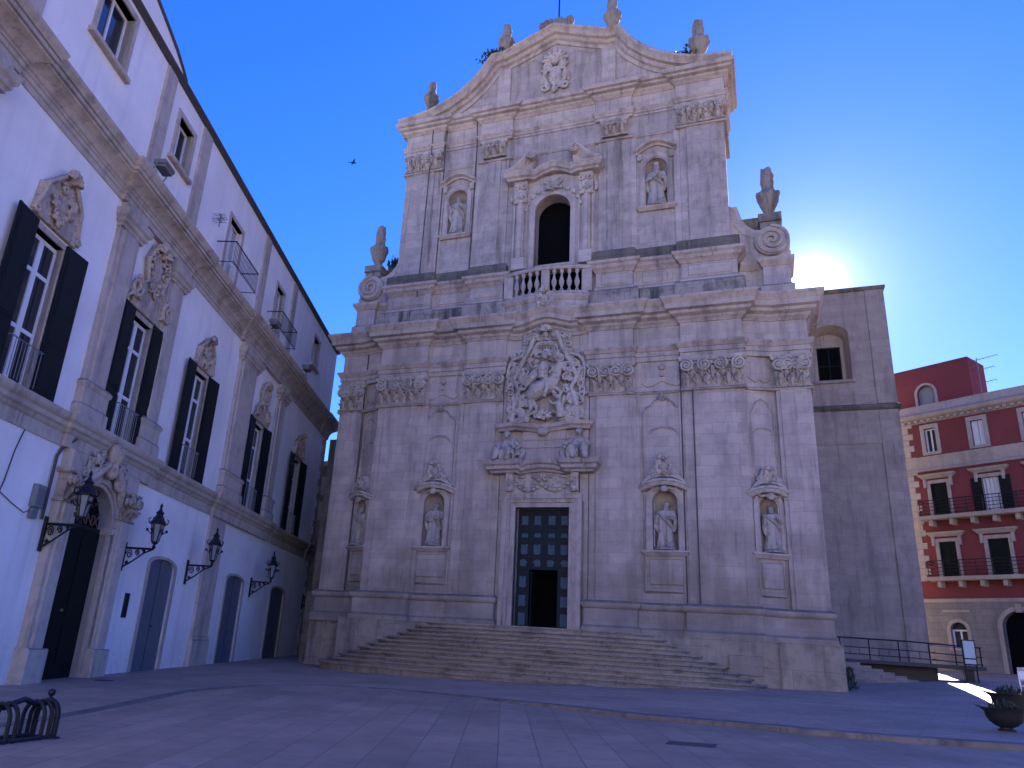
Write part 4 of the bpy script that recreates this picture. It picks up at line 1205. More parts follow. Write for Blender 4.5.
g = G(); g.box(3.5, 4.95, dp+.16, dp+.19, 17.65, 20.1); g.build('pane', M['black'], fr)
g = G()
for x in (3.62, 4.21, 4.80): g.box(x-.03, x+.03, dp+.10, dp+.15, 17.72, 20.05)
for z in (17.76, 18.9, 20.01): g.box(3.58, 4.84, dp+.105, dp+.145, z-.03, z+.03)
g.build('frame', M['dark_wood'], fr)
g = G(); g.cbox(3.2, 5.4, -.14, .3, 17.52, 17.7); g.build('sill', M['annex'], fr)
# ------------------------------------------------------------------ dark building in the gap behind the palace corner
back = thing('rear_building', 'dark old stone building in the narrow gap between white palace and church', 'building', (-.3, 44.3, 0))
g = G(); g.box(-34, -18, 0, 12, 0, 13.2); g.box(-34, -18.2, -.12, .1, 0, 4.1)
g.build('wall', M['rear_stone'], back)
g = G(); g.sweep([(-34,0),(-18,0)], [(-.2,13.0),(.08,13.0),(.16,13.15),(.16,13.3),(-.2,13.4)]); g.sweep([(-34,-.12),(-18.2,-.12)], [(-.1,4.08),(.06,4.08),(.12,4.2),(.12,4.3),(-.1,4.4)])
g.build('coping', M['annex'], back)
for z in (11.6, 9.9):
    g = G(); g.box(-27.8, -25.6, -.06, .1, z-.62, z+.62); w_ = g.build('shutter', M['door_grey'], back)
# church's left flank wall, low base block
g = G(); g.box(-12.7, -11.45, 1.6, 10, 0, 4.0); g.box(-12.5, -11.25, 1.7, 9, 4.0, 12.0); g.build('flank_wall', M['dark_stone'], church)

# ------------------------------------------------------------------ white palace on the left
HZ = R(90+17.4)
pal = thing('palace', 'long white baroque palace with stone cornices and dark shutters left of the church', 'building', (-18.9, 16.5, 0), HZ)
def pbuild(g, name, mt, parent=pal, **k): return g.build(name, M[mt], parent, **k)
S0, S1 = -16, 28.2
PC = 1.33                                       # portal axis
WIN = [(-3.75, 1.0), (1.85, .95), (7.15, .95), (14.7, 1.02), (21.95, 1.12)]
DOORS = [(7.0, 1.06, 4.15), (14.9, 1.1, 4.3), (21.9, 1.25, 4.3)]
holes = [arch(PC, 1.18, -.5, 4.55, 14)] + [arch(c, hw, -.5, h-.28, 8, .26) for c, hw, h in DOORS] + [rect(c-.68, c+.68, 7.38, 11.6) for c, hw in WIN]
ATT = [(-3.4, .85, 18.3, 20.4), (2.0, .62, 18.0, 19.8), (22.8, .62, 17.9, 19.7)]
BALW = [(8.0, .75, 16.35, 19.1), (14.9, .62, 16.4, 19.3)]
holes += [rect(c-hw, c+hw, a, b) for c, hw, a, b in ATT + BALW]
g = G(); g.prism_h(rect(S0, S1, -1.5, 20.9), holes, 0, .45); g.box(S0, S1, .9, 14, -1.5, 20.85); g.box(S1-.45, S1, .44, .91, -1.5, 20.85)
pbuild(g, 'wall', 'white')
g = G(); g.prism([(S0,21.0),(1.3,21.0),(1.25,21.25),(.9,21.45),(.2,21.75),(-.7,22.0),(-1.7,22.25),(-3,22.8),(-5,24.2),(S0,28)], .02, 3); pbuild(g, 'raised_parapet', 'white')
g = G(); g.tube([(1.3,.0,21.1),(1.25,.0,21.28),(.9,.0,21.48),(.2,.0,21.78),(-.7,.0,22.03),(-1.7,.0,22.28),(-3,0,22.83),(-5,0,24.23),(S0,.0,28.03)], .07, 5); pbuild(g, 'parapet_coping', 'slate')
g = G(); g.sweep([(S0,0),(S1,0),(S1,10)], [(-.3,20.84),(.06,20.84),(.12,20.9),(.2,20.94),(.22,21.0),(-.3,21.06)]); pbuild(g, 'eaves', 'slate')
# cornice path with projections over the pilastered bays
def brk(d): return [(S0,-d), (-6.7,-d), (-6.7,0), (-1.0,0), (-1.0,-d), (4.3,-d), (4.3,0), (10.6,0), (10.6,-d), (18.3,-d), (18.3,0), (S1-1.9,0), (S1-1.9,-.08), (S1+.05,-.08), (S1+.05,8)]
g = G(); g.sweep(brk(.16), [(-.3,14.62),(.04,14.62),(.04,14.80),(.08,14.82),(.08,14.95),(.12,14.97),(.12,15.03),(.18,15.07),(.2,15.13),(.28,15.2),(.38,15.28),(.48,15.33),(.48,15.39),(.55,15.41),(.55,15.53),(.60,15.55),(.62,15.61),(.68,15.67),(.71,15.74),(.71,15.8),(-.3,15.88)])
pbuild(g, 'cornice', 'house_trim')
g = G(); g.sweep(brk(.14), [(-.3,6.42),(.04,6.42),(.04,6.78),(.09,6.82),(.12,6.9),(.2,6.96),(.22,7.08),(.3,7.14),(.34,7.24),(.34,7.32),(-.3,7.4)])
pbuild(g, 'string_course', 'house_trim')
# pilasters: upper order with capital and base, lower order plain
def upilaster(s0, s1, z0=7.35, z1=14.62):
    g = G()
    g.cbox(s0, s1, -.14, .05, z0, z1, .02); g.cbox(s0+.2, s1-.2, -.22, .05, z0+.9, z1-.6, .02)
    p = pbuild(g, 'pilaster', 'house_trim')
    g = G()
    g.sweep([(s0,.05),(s0,-.2),(s1,-.2),(s1,.05)], [(-.15,13.75),(.04,13.75),(.05,13.85),(.12,13.9),(.13,14.02),(.2,14.1),(.22,14.25),(.22,14.33),(.05,14.4),(.05,14.6),(-.15,14.6)])
    pbuild(g, 'capital', 'house_trim', p)
    g = G()
    g.sweep([(s0,.05),(s0,-.2),(s1,-.2),(s1,.05)], [(-.15,7.35),(.12,7.35),(.12,7.75),(.06,7.82),(.06,8.3),(.1,8.35),(.12,8.45),(.03,8.55),(-.15,8.55)])
    pbuild(g, 'base', 'house_trim', p)
for s0, s1 in ((-8.6,-7.0),(-.85,.45),(2.95,4.15),(10.85,13.1),(16.85,18.1)): upilaster(s0, s1)
def lpilaster(s0, s1):
    g = G(); g.cbox(s0, s1, -.12, .05, -1, 6.42, .02); g.cbox(s0-.1, s1+.1, -.2, .05, -1, 1.35, .03); g.cbox(s0-.06, s1+.06, -.17, .05, 1.35, 1.5, .03)
    return pbuild(g, 'pilaster', 'house_trim')
lpilaster(10.6, 12.3)
# quoins at the far corner
g = G(); q = random.Random(2)
z = -.5; k = 0
while z < 14.5:
    h = q.uniform(.42,.52); w_ = .95 if k % 2 else .6
    if 6.2 < z < 7.4 and len(g.v) > 0: pbuild(g, 'quoins', 'house_trim'); g = G()
    if not 6.2 < z < 7.4: g.cbox(S1-w_, S1+.03, -.04, .8 if k % 2 == 0 else .5, z, z+h-.02, .02)
    z += h; k += 1
pbuild(g, 'quoins', 'house_trim')

# first-floor windows with folded-back shutters
def pal_window(c, hw, crest):
    g = G(); frame_strip(g, c-.68, c+.68, 7.38, 11.6, .16, -.05, .3)
    w = pbuild(g, 'window', 'house_trim')
    g = G()
    for x in (-.66, -.05, .05, .66): g.box(c+x-.05, c+x+.05, .16, .22, 7.4, 11.55)
    for z in (7.42, 8.9, 10.55, 11.5): g.box(c-.66, c+.66, .165, .215, z-.05, z+.06)
    pbuild(g, 'frame', 'frame_white', w)
    g = G(); g.box(c-.7, c+.7, .20, .205, 7.38, 11.6); pbuild(g, 'pane', 'glass', w)
    if (c*10) % 2 < 1.2:
        g = G(); 
        for x0 in (-.6, .12):
            n = 9; v = []
            for i in range(n):
                x = c+x0+.48*i/(n-1); y_ = .26+.03*math.sin(i*2.1)
                v += [(x, y_, 7.5), (x, y_, 10.4)]
            g.add(v, [(2*i, 2*i+2, 2*i+3, 2*i+1) for i in range(n-1)])
        pbuild(g, 'curtain', 'curtain', w)
    for s in (-1, 1):
        # two-fold leaf hinged at the jamb, opened back against the wall
        g = G(Matrix.Translation((c+s*.70, -.07, 0)) @ Matrix.Rotation(-s*R(5), 4, 'Z') @ Matrix.Diagonal((s, 1, 1, 1)))
        W = hw-.04
        g.box(0, W, -.05, 0, 7.32, 11.75)
        for z0, z1 in ((7.45,8.7),(8.85,11.6)):
            g.box(.08, W-.08, -.065, -.03, z0, z1)
            g.box(.14, W-.14, -.075, -.03, z0+.07, z1-.07)
        pbuild(g, 'shutter', 'shutter', w)
    g = G()
    g.tube([(c-.7,-.0,8.45),(c-.7,-.22,8.45),(c+.7,-.22,8.45),(c+.7,-.0,8.45)], .02, 6)
    for i in range(10): x = c-.63+1.26*i/9; g.tube([(x,-.22,7.42),(x,-.22,8.45)], .011, 5)
    pbuild(g, 'railing', 'grey_metal', w)
    return w
PW = [pal_window(c, hw, i) for i, (c, hw) in enumerate(WIN)]
# carved crests above the windows
def gable(c, w, z0, z1, kind):
    g = G()
    h = z1-z0
    if kind == 0:
        P_ = [(-w*.95,0),(w*.95,0),(w*1.02,h*.12),(w*.8,h*.3),(w*.72,h*.62),(w*.42,h*.78),(w*.2,h*.95),(-w*.2,h*.95),(-w*.42,h*.78),(-w*.72,h*.62),(-w*.78,h*.6),(-w*.88,h*.55)]
    else:
        P_ = [(-w*.75,0),(w*.75,0),(w*.7,h*.3),(w*.35,h*.42),(w*.5,h*.7),(w*.3,h*.95),(-w*.3,h*.95),(-w*.5,h*.7),(-w*.35,h*.42),(-w*.7,h*.3)]
    g.prism([(c+x, z0+z) for x, z in P_], -.12, .03)
    for s in (-1, 1):
        g.tube([(c+s*w*1.0,-.12,z0+.05),(c+s*w*.82,-.16,z0+h*.3),(c+s*w*.74,-.18,z0+h*.58),(c+s*w*.42,-.2,z0+h*.78),(c+s*w*.15,-.22,z0+h*.95)] if kind == 0 else
               [(c+s*w*.75,-.12,z0+h*.05),(c+s*w*.68,-.16,z0+h*.3),(c+s*w*.36,-.18,z0+h*.42),(c+s*w*.52,-.2,z0+h*.7),(c+s*w*.25,-.24,z0+h*.97)], [.05,.07,.07,.08,.07], 7)
        if kind: 
            g.spiral((c+s*w*.78, z0+h*.22), w*.27, w*.06, 1.5, PI/2, s, .09, .06, -.2)
            g.tube([(c+s*w*1.05,-.1,z0+.02),(c+s*w*.8,-.2,z0+h*.16),(c+s*w*.5,-.2,z0+h*.1)], [.05,.1,.06], 7)
        else: g.spiral((c+s*w*.9, z0+h*.08), w*.12, .04, 1.0, 0, s, .05, .04, -.15)
    cz = z0+h*(.42 if kind == 0 else .64)
    for k in range(9):
        a = 2*PI*k/9; g.ball((c+w*.26*math.cos(a), -.16, cz+h*.24*math.sin(a)), (.1,.1,.1), 7, 5)
    g.ball((c, -.12, cz), (w*.2, .14, h*.2), 10, 7)
    g.shell((c, z0+h*.86), w*.34, -.16, 7, .26)
    g.ball((c+w*.12, -.24, z0+h*.96), (w*.18,.18,h*.1), 8, 6)
    rr = random.Random(int(c*10)+90)
    for k in range(14):
        a = rr.uniform(0, 2*PI); g.spiral((c+w*.36*math.cos(a), cz+h*.3*math.sin(a)), w*rr.uniform(.1,.16), .03, 1.3, a, rr.choice((-1,1)), .05, .035, -.14-rr.uniform(0,.1), 6)
    me = remeshed(g, 'crest', .021, M['house_carved'], 0, .014)
    return link_mesh(me, 'crest', pal)
gable(-3.75, 1.1, 11.85, 13.6, 0)
gable(1.9, 1.5, 11.8, 14.5, 1)
gable(7.15, .92, 11.8, 13.2, 0)
gable(14.7, 1.1, 11.8, 13.9, 1)
gable(21.95, 1.0, 11.8, 13.2, 0)
# portal
g = G()
for s in (-1, 1):
    x0, x1 = sorted((PC+s*1.3, PC+s*2.1))
    g.cbox(x0, x1, -.26, .05, -.8, 5.0, .02); g.cbox(x0+.14, x1-.14, -.34, .05, .9, 4.9, .02)
    g.cbox(x0-.08, x1+.08, -.4, .05, -.8, .95, .03)
    g.cbox(x0, x1, -.3, .05, 5.7, 6.42, .02)
por = pbuild(g, 'portal', 'house_trim')
g = G(); g.prism_h(arch(PC, 1.36, -.8, 4.55, 16), [arch(PC, 1.18, -.75, 4.55, 14)], -.12, .5); g.prism_h(arch(PC, 1.5, -.8, 4.55, 16), [arch(PC, 1.3, -.75, 4.55, 14)], -.2, .05)
for s in (-1, 1): x = PC+s*1.3; g.cbox(x-.17, x+.17, -.24, .45, 4.4, 4.62)
pbuild(g, 'arch_frame', 'house_trim', por)
cp = capital_mesh(.82, .95, .3, 8); cp.materials.clear(); cp.materials.append(M['house_carved'])
for x in (PC-2.11, PC+1.29):
    o = link_mesh(cp, 'capital', por); o.location = (x, 0, 4.9)
g = G(); 
for s in (-1, 1):
    g.tube([(PC+s*1.25,-.2,5.3),(PC+s*1.0,-.3,5.75),(PC+s*.6,-.35,6.1),(PC+s*.25,-.42,6.4)], [.1,.16,.16,.12], 8)
    g.spiral((PC+s*.75, 5.95), .3, .07, 1.4, 0, s, .09, .06, -.3); g.ball((PC+s*1.15,-.2,5.95), (.22,.14,.2), 8, 6); g.ball((PC+s*1.0,-.2,6.25), (.2,.14,.16), 8, 6)
rr = random.Random(77)
for k in range(26):
    a = PI*(k+.5)/26; rr_ = 1.5+rr.uniform(0,.45)
    g.spiral((PC+rr_*math.cos(a)*.95, 4.75+rr_*math.sin(a)), rr.uniform(.13,.22), .03, 1.3, a, rr.choice((-1,1)), .06, .04, -.22-rr.uniform(0,.12), 6)
g.ball((PC, -.42, 6.75), (.3,.22,.42), 10, 8); g.ball((PC, -.5, 6.75), (.2,.2,.3), 10, 8); g.ball((PC, -.4, 6.25), (.25,.2,.3), 9, 7)
link_mesh(remeshed(g, 'keystone', .022, M['house_carved'], 0, .016), 'keystone', por)
g = G(); g.box(PC-1.2, PC+1.2, .2, .26, -1, 4.5)
for x in (-.6, .6):
    for z0, z1 in ((.5,1.6),(1.8,4.2)): g.box(PC+x-.42, PC+x+.42, .17, .21, z0, z1)
dr = pbuild(g, 'door', 'dark_wood', por)
g = G(); g.ball((PC-.12,.15,2.0), (.05,.06,.05), 8, 6); pbuild(g, 'handle', 'letter', dr)
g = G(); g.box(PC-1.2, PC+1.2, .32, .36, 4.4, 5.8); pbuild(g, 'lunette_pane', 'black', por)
g = G()
g.box(PC-1.18, PC+1.18, .19, .27, 4.44, 4.54)
for k in range(1, 8):
    a = PI*k/8; g.tube([(PC+.25*math.cos(a),.24,4.95+.1*math.sin(a)),(PC+1.17*math.cos(a),.24,4.55+1.17*math.sin(a))], .014, 5)
for k in range(6):
    a = PI*(k+.5)/6; g.spiral((PC+.8*math.cos(a), 4.6+.8*math.sin(a)), .16, .03, 1.5, a, 1, .014, .012, .24, 5)
pbuild(g, 'lunette_grille', 'iron', por)
fc = bpy.data.curves.new('letters', 'FONT'); fc.body = 'WANX'; fc.size = .5; fc.align_x = 'CENTER'; fc.extrude = .012
fo = bpy.data.objects.new('letters_tmp', fc); COL.objects.link(fo)
lm = bpy.data.meshes.new_from_object(fo.evaluated_get(bpy.context.evaluated_depsgraph_get()))
bpy.data.objects.remove(fo)
lm.materials.clear(); lm.materials.append(M['letter'])
lo = link_mesh(lm, 'letters', por); lo.location = (PC+.1, .19, 4.58); lo.rotation_euler = (R(90), 0, 0)
# grey doors
for c, hw, h in DOORS:
    g = G(); g.prism_h(arch(c, hw+.2, -.6, h-.26, 10, .34), [arch(c, hw, -.7+.12, h-.28, 8, .26)], -.035, .2)
    d = pbuild(g, 'door', 'house_trim')
    g = G(); g.prism(arch(c, hw+.02, -.6, h-.28, 8, .26), .08, .14); pbuild(g, 'leaf', 'door_grey', d)
    g = G(); g.box(c-.012, c+.012, .07, .09, -.5, h-.05); g.ball((c+.1,.06,1.75), .035, 6, 5); pbuild(g, 'handle', 'iron', d)
# attic
for s0, s1 in ((-7.2,-6.4),(-.15,.6),(3.3,4.1),(11.6,12.4),(16.8,17.6)):
    g = G(); g.cbox(s0, s1, -.09, .05, 15.85, 20.78, .02); pbuild(g, 'attic_pilaster', 'house_trim')
for c, hw, a, b in ATT:
    g = G(); g.prism_h(rect(c-hw-.2, c+hw+.2, a-.05, b+.2), [rect(c-hw, c+hw, a, b)], -.06, .35)
    g.cbox(c-hw-.3, c+hw+.3, -.2, .1, a-.2, a-.03)
    w = pbuild(g, 'attic_window', 'house_trim')
    g = G(); g.box(c-hw, c+hw, .3, .31, a, b); pbuild(g, 'pane', 'glass', w)
    g = G()
    for x in (-hw+.04, 0, hw-.04): g.box(c+x-.045, c+x+.045, .25, .3, a, b)
    for z in (a+.05, b-.05): g.box(c-hw, c+hw, .252, .298, z-.05, z+.05)
    pbuild(g, 'frame', 'frame_white', w)
for c, hw, a, b in BALW:
    g = G(); g.prism_h(rect(c-hw-.18, c+hw+.18, a-.02, b+.18), [rect(c-hw, c+hw, a, b)], -.05, .35)
    w = pbuild(g, 'balcony_window', 'house_trim')
    g = G()
    for x in (-1, 1):
        x0, x1 = sorted((c+x*.02, c+x*hw)); 
        g.prism_h(rect(x0, x1, a, b), [rect(x0+.09, x1-.09, a+.1, a+1.0), rect(x0+.09, x1-.09, a+1.1, b-.1)], .2, .26)
        for k in range(22): z = a+.12+k*(b-a-.25)/22; g.box(x0+.08, x1-.08, .22, .25, z, z+.05)
    pbuild(g, 'shutter', 'frame_white', w)
    g = G(); g.box(c-hw, c+hw, .3, .31, a, b); pbuild(g, 'pane', 'glass', w)
    g = G()
    x0, x1 = c-hw-.9, c+hw+.55
    g.tube([(x0,-.0,17.35),(x0,-.85,17.35),(x1,-.85,17.35),(x1,-.0,17.35)], .028, 6)
    g.tube([(x0,-.0,16.4),(x0,-.85,16.4),(x1,-.85,16.4),(x1,-.0,16.4)], .02, 6)
    n = int((x1-x0)/.14)
    for k in range(n+1): x = x0+(x1-x0)*k/n; g.tube([(x,-.85,16.3),(x,-.85,17.35)], .012, 5)
    pbuild(g, 'railing', 'iron', w)

# wall lanterns
LG = 'wrought iron wall lanterns on the white palace'
def lantern():
    t = thing('wall_lantern', 'x', 'lamp', (0,0,0), HZ, LG)
    g = G()
    g.cbox(-.06, .06, -.05, .0, -.55, .22)
    g.tube([(0,-.03,.06),(0,-1.0,.06)], .032, 7)
    g.tube([(0,-.03,-.45),(0,-.35,-.28),(0,-.7,-.05),(0,-.95,.04)], .024, 6)
    for (cy, cz, r0) in ((-.2,-.1,.12),(-.47,-.06,.085),(-.68,-.0,.055),(-.16,-.34,.06)):
        N_ = 22; pts = []
        for i in range(N_+1):
            a = 1.7*2*PI*i/N_; r_ = r0*(1-.8*i/N_); pts.append((0, cy+r_*math.cos(a), cz+r_*math.sin(a)))
        g.tube(pts, .016, 5)
    g.build('bracket', M['iron'], t)
    g = G()
    y = -1.0
    g.lathe([(.03,0),(.06,.06),(.035,.12),(.1,.16),(.11,.2)], 0, y, .06, 8)
    z0 = .26
    for k in range(6):
        a = 2*PI*k/6; g.tube([(.11*math.cos(a), y+.11*math.sin(a), z0), (.2*math.cos(a), y+.2*math.sin(a), z0+.48)], .016, 5)
        g.tube([(.2*math.cos(a), y+.2*math.sin(a), z0+.46), (.28*math.cos(a), y+.28*math.sin(a), z0+.5), (.30*math.cos(a), y+.30*math.sin(a), z0+.6), (.24*math.cos(a), y+.24*math.sin(a), z0+.62)], .018, 5)
        g.ball((.29*math.cos(a), y+.29*math.sin(a), z0+.3), .045, 6, 5); g.tube([(.16*math.cos(a), y+.16*math.sin(a), z0+.2),(.29*math.cos(a), y+.29*math.sin(a), z0+.3)], .014, 5)
    g.lathe([(.24,.46),(.25,.5),(.2,.56),(.12,.68),(.1,.74),(.13,.78),(.06,.84),(.03,.92),(.05,.96),(.01,1.04)], 0, y, z0, 6)
    ln = g.build('lantern_cage', M['iron'], t)
    g = G(); g.lathe([(.095,0),(.18,.46)], 0, y, z0+.01, 6); g.build('lantern_glass', M['lamp_glass'], ln)
    return t
MP = Matrix.Translation((-18.9,16.5,0)) @ Matrix.Rotation(HZ, 4, 'Z')
L0 = lantern()
LL = [(-.85,4.15,'iron wall lantern on its bracket left of the dark arched portal, nearest lamp'),
      (3.85,4.1,'iron wall lantern between the arched portal and the first grey door'),
      (9.15,4.1,'iron wall lantern above the pavement between the first grey door and the stone pilaster'),
      (17.1,4.15,'iron wall lantern between the second and third grey doors'),
      (27.2,4.1,'iron wall lantern at the far corner of the palace by the dark gap')]
for i, (s, z, lb) in enumerate(LL):
    o = L0 if i == 0 else copy_tree(L0)
    o['label'] = lb; o.location = MP @ Vector((s, -.02, z)); o.scale = (1.35, 1.0, 1.25)
# floodlights on the cornice
FG = 'floodlights on the palace cornice'
def floodlight():
    t = thing('floodlight', 'x', 'floodlight', (0,0,0), HZ, FG)
    g = G(); g.cbox(-.35, .35, -1.0, -.55, .32, .47, .05); g.cbox(-.3,.3,-.95,-.6,.22,.33,.03); o = g.build('housing', M['grey_metal'], t)
    g = G(); g.tube([(-.38,-.75,.4),(-.38,-.6,.05),(.38,-.6,.05),(.38,-.75,.4)], .025, 6); g.tube([(0,-.6,.05),(0,-.2,0)], .03, 6); g.build('bracket', M['grey_metal'], t)
    return t
F0 = floodlight()
for i, (s, lb) in enumerate(((-.55,'grey floodlight on the palace cornice nearest the camera'),(12.2,'grey floodlight in the middle of the palace cornice below the railed window'),(18.4,'grey floodlight on the palace cornice nearest the church'))):
    o = F0 if i == 0 else copy_tree(F0)
    o['label'] = lb; o.location = MP @ Vector((s, -.2, 15.8))
# small fittings
mb = thing('meter_box', 'grey green utility box high on the white wall left of the portal', 'utility box', MP @ Vector((-1.55,0,4.55)), HZ)
g = G(); g.cbox(-.22,.22,-.16,0,0,.62,.02); g.build('case', plain('grey green box', (.16,.20,.19), .5), mb)
g = G(); g.box(-.17,.17,-.17,-.15,.08,.52); g.box(-.16,.1,-.12,0,-.3,-.02); g.build('cover', M['grey_metal'], mb)
g = G(); g.tube([(-.95,-.07,6.4),(-1.15,-.08,6.1),(-1.15,-.08,4.3)], .045, 8); g.tube([(-.6,-.2,6.75),(-.95,-.07,6.4)], .045, 8)
o = g.build('drainpipe', M['slate']); tag(o, 'thin dark drainpipe running down from the string course beside the utility box', 'pipe', None, (-18.9,16.5,0), HZ)
g = G(); 
pts = [(-2.7,-.02,6.5),(-2.9,-.02,5.8),(-3.0,-.02,5.0),(-3.1,-.02,4.6)]
g.tube(pts, .018, 5); g.tube([(-3.1,-.02,4.7),(-2.5,-.02,4.5),(-1.9,-.02,4.35),(-1.6,-.02,4.5)], .014, 5)
o = g.build('cable', M['slate']); tag(o, 'loose dark cable hanging on the white wall at the left edge', 'cable', None, (-18.9,16.5,0), HZ)
g = G(); g.cbox(4.55,4.85,-.05,0,1.95,2.75,.02); g.box(4.6,4.8,-.06,-.045,2.05,2.65)
o = g.build('wall_plaque', M['iron']); tag(o, 'small dark plaque on the white wall right of the portal', 'plaque', None, (-18.9,16.5,0), HZ)
def aerial(name, label, loc, rz, h, els):
    t = thing(name, label, 'antenna', loc, rz)
    g = G(); g.tube([(0,0,0),(0,0,h)], .028, 6); g.build('mast', M['grey_metal'], t)
    for z, l, n in els:
        g = G(); g.tube([(-.2,0,z),(l,0,z+.06)], .02, 5)
        for k in range(n): x = -.15+(l+.1)*k/(n-1); g.tube([(x,-.25+.012*k,z+.02),(x,.25-.012*k,z+.02)], .012, 5)
        g.build('boom', M['grey_metal'], t)
    return t
t = aerial('antenna', 'small tv antenna fixed to the attic wall of the white palace', MP @ Vector((5.6,-.3,17.6)), HZ, .6, [(.5,.32,4),(.28,.22,3)])

# ------------------------------------------------------------------ red palace on the right
KR = 60/52
razl = R(-56.51); RX = Vector((-math.sin(razl), -math.cos(razl), 0)); RZ = math.atan2(RX.y, RX.x)
red = thing('red_building', 'red stuccoed palace with pale stone trim and balconies at the right edge', 'building', (9.66, 60, 0), RZ)
def rz(z): return 1.65 + (z-1.65)*KR*.985
def rbuild(g, name, mt, parent=red, **k): return g.build(name, M[mt], parent, **k)
RS = 15.0
W3 = [(1.5,.5),(4.05,.52),(6.62,.52),(9.2,.52)]
D2 = [(1.58,.44),(4.28,.42),(6.9,.42),(9.5,.42)]
D1 = [(1.6,.44),(4.15,.5),(6.75,.5),(9.3,.5)]
K = KR
r3 = [rect((c-w*.62)*K, (c+w*.62)*K, rz(14.86), rz(16.35)) for c, w in W3]
r2 = [rect((c-w)*K, (c+w)*K, rz(10.95), rz(12.95)) for c, w in D2]
r1 = [rect((c-w)*K, (c+w)*K, rz(7.48), rz(9.5)) for c, w in D1]
g = G(); g.prism_h(rect(-.4, RS, rz(6.3), rz(17.3)), r1+r2+r3, 0, .4); g.box(-.4, RS, .5, 9, 0, rz(17.25)); g.box(-.4, -.1, .3, .6, rz(6.3), rz(17.2))
rbuild(g, 'wall', 'red')
SW = arch(1.58*K, .42*K, rz(3.55), rz(4.6), 12); BA = arch(4.6*K, .88*K, 1.5, rz(4.75), 16)
g = G(); g.prism_h(rect(-.44, RS, 0, rz(6.32)), [SW, BA], -.06, .45); g.box(-.44, RS, .5, 9, 0, rz(6.3)); rbuild(g, 'ground_floor', 'rustic')
g = G(); g.sweep([(-.42,8),(-.42,-.04),(RS,-.04)], [(-.2,rz(6.1)),(.05,rz(6.1)),(.12,rz(6.18)),(.14,rz(6.28)),(-.2,rz(6.34))]); rbuild(g, 'string_course', 'red_trim')
g = G(); g.sweep([(-.4,8),(-.4,0),(RS,0)], [(-.2,rz(13.72)),(.14,rz(13.72)),(.2,rz(13.82)),(.12,rz(13.9)),(.05,rz(13.95)),(.05,rz(14.4)),(.12,rz(14.5)),(.12,rz(14.62)),(-.2,rz(14.68))]); rbuild(g, 'band', 'red_trim')
g = G(); g.sweep([(-.4,8),(-.4,0),(RS,0)], [(-.2,rz(16.72)),(.08,rz(16.72)),(.08,rz(16.85)),(.2,rz(16.9)),(.45,rz(17.0)),(.5,rz(17.12)),(.56,rz(17.18)),(.1,rz(17.4)),(.1,rz(17.85)),(-.2,rz(17.9))])
ev = rbuild(g, 'cornice', 'red_trim')
g = G(); x = .1
while x < RS-.2: g.box(x, x+.2, -.3, 0, rz(16.76), rz(16.9)); x += .42
rbuild(g, 'dentils', 'red_trim', ev)
g = G(); z = rz(7.3); k = 0
while z < rz(17):
    h = .42
    g.cbox(-.45, .62 if k % 2 else .34, -.06, .4, z, z+h-.01, .02)
    z += h; k += 1
g.box(-.45, .5, -.05, .3, rz(10.2), rz(10.95))
rbuild(g, 'quoins', 'red_trim')
for i, (c, w) in enumerate(W3):
    x0, x1 = (c-w*.62)*K, (c+w*.62)*K
    g = G(); g.prism_h(rect(x0-.24, x1+.24, rz(14.7), rz(16.6)), [rect(x0, x1, rz(14.86), rz(16.35))], -.07, .3)
    win = rbuild(g, 'window', 'red_trim')
    g = G()
    if i != 1:
        for x in (x0+.04, (x0+x1)/2, x1-.04): g.box(x-.05, x+.05, .2, .25, rz(14.86), rz(16.35))
        for z in (rz(14.9), rz(16.3)): g.box(x0, x1, .201, .249, z-.05, z+.05)
        rbuild(g, 'frame', 'frame_white', win)
        g = G(); g.box(x0, x1, .26, .27, rz(14.86), rz(16.35)); rbuild(g, 'pane', 'glass', win)
    else:
        for s in (0, 1):
            a = x0+.02+s*(x1-x0)/2; b = a+(x1-x0)/2-.04
            for k in range(16): z = rz(14.88)+k*.1; g.box(a, b, .12, .16, z, z+.075)
            g.box(a, b, .15, .18, rz(14.86), rz(16.35))
        rbuild(g, 'shutter', 'frame_white', win)
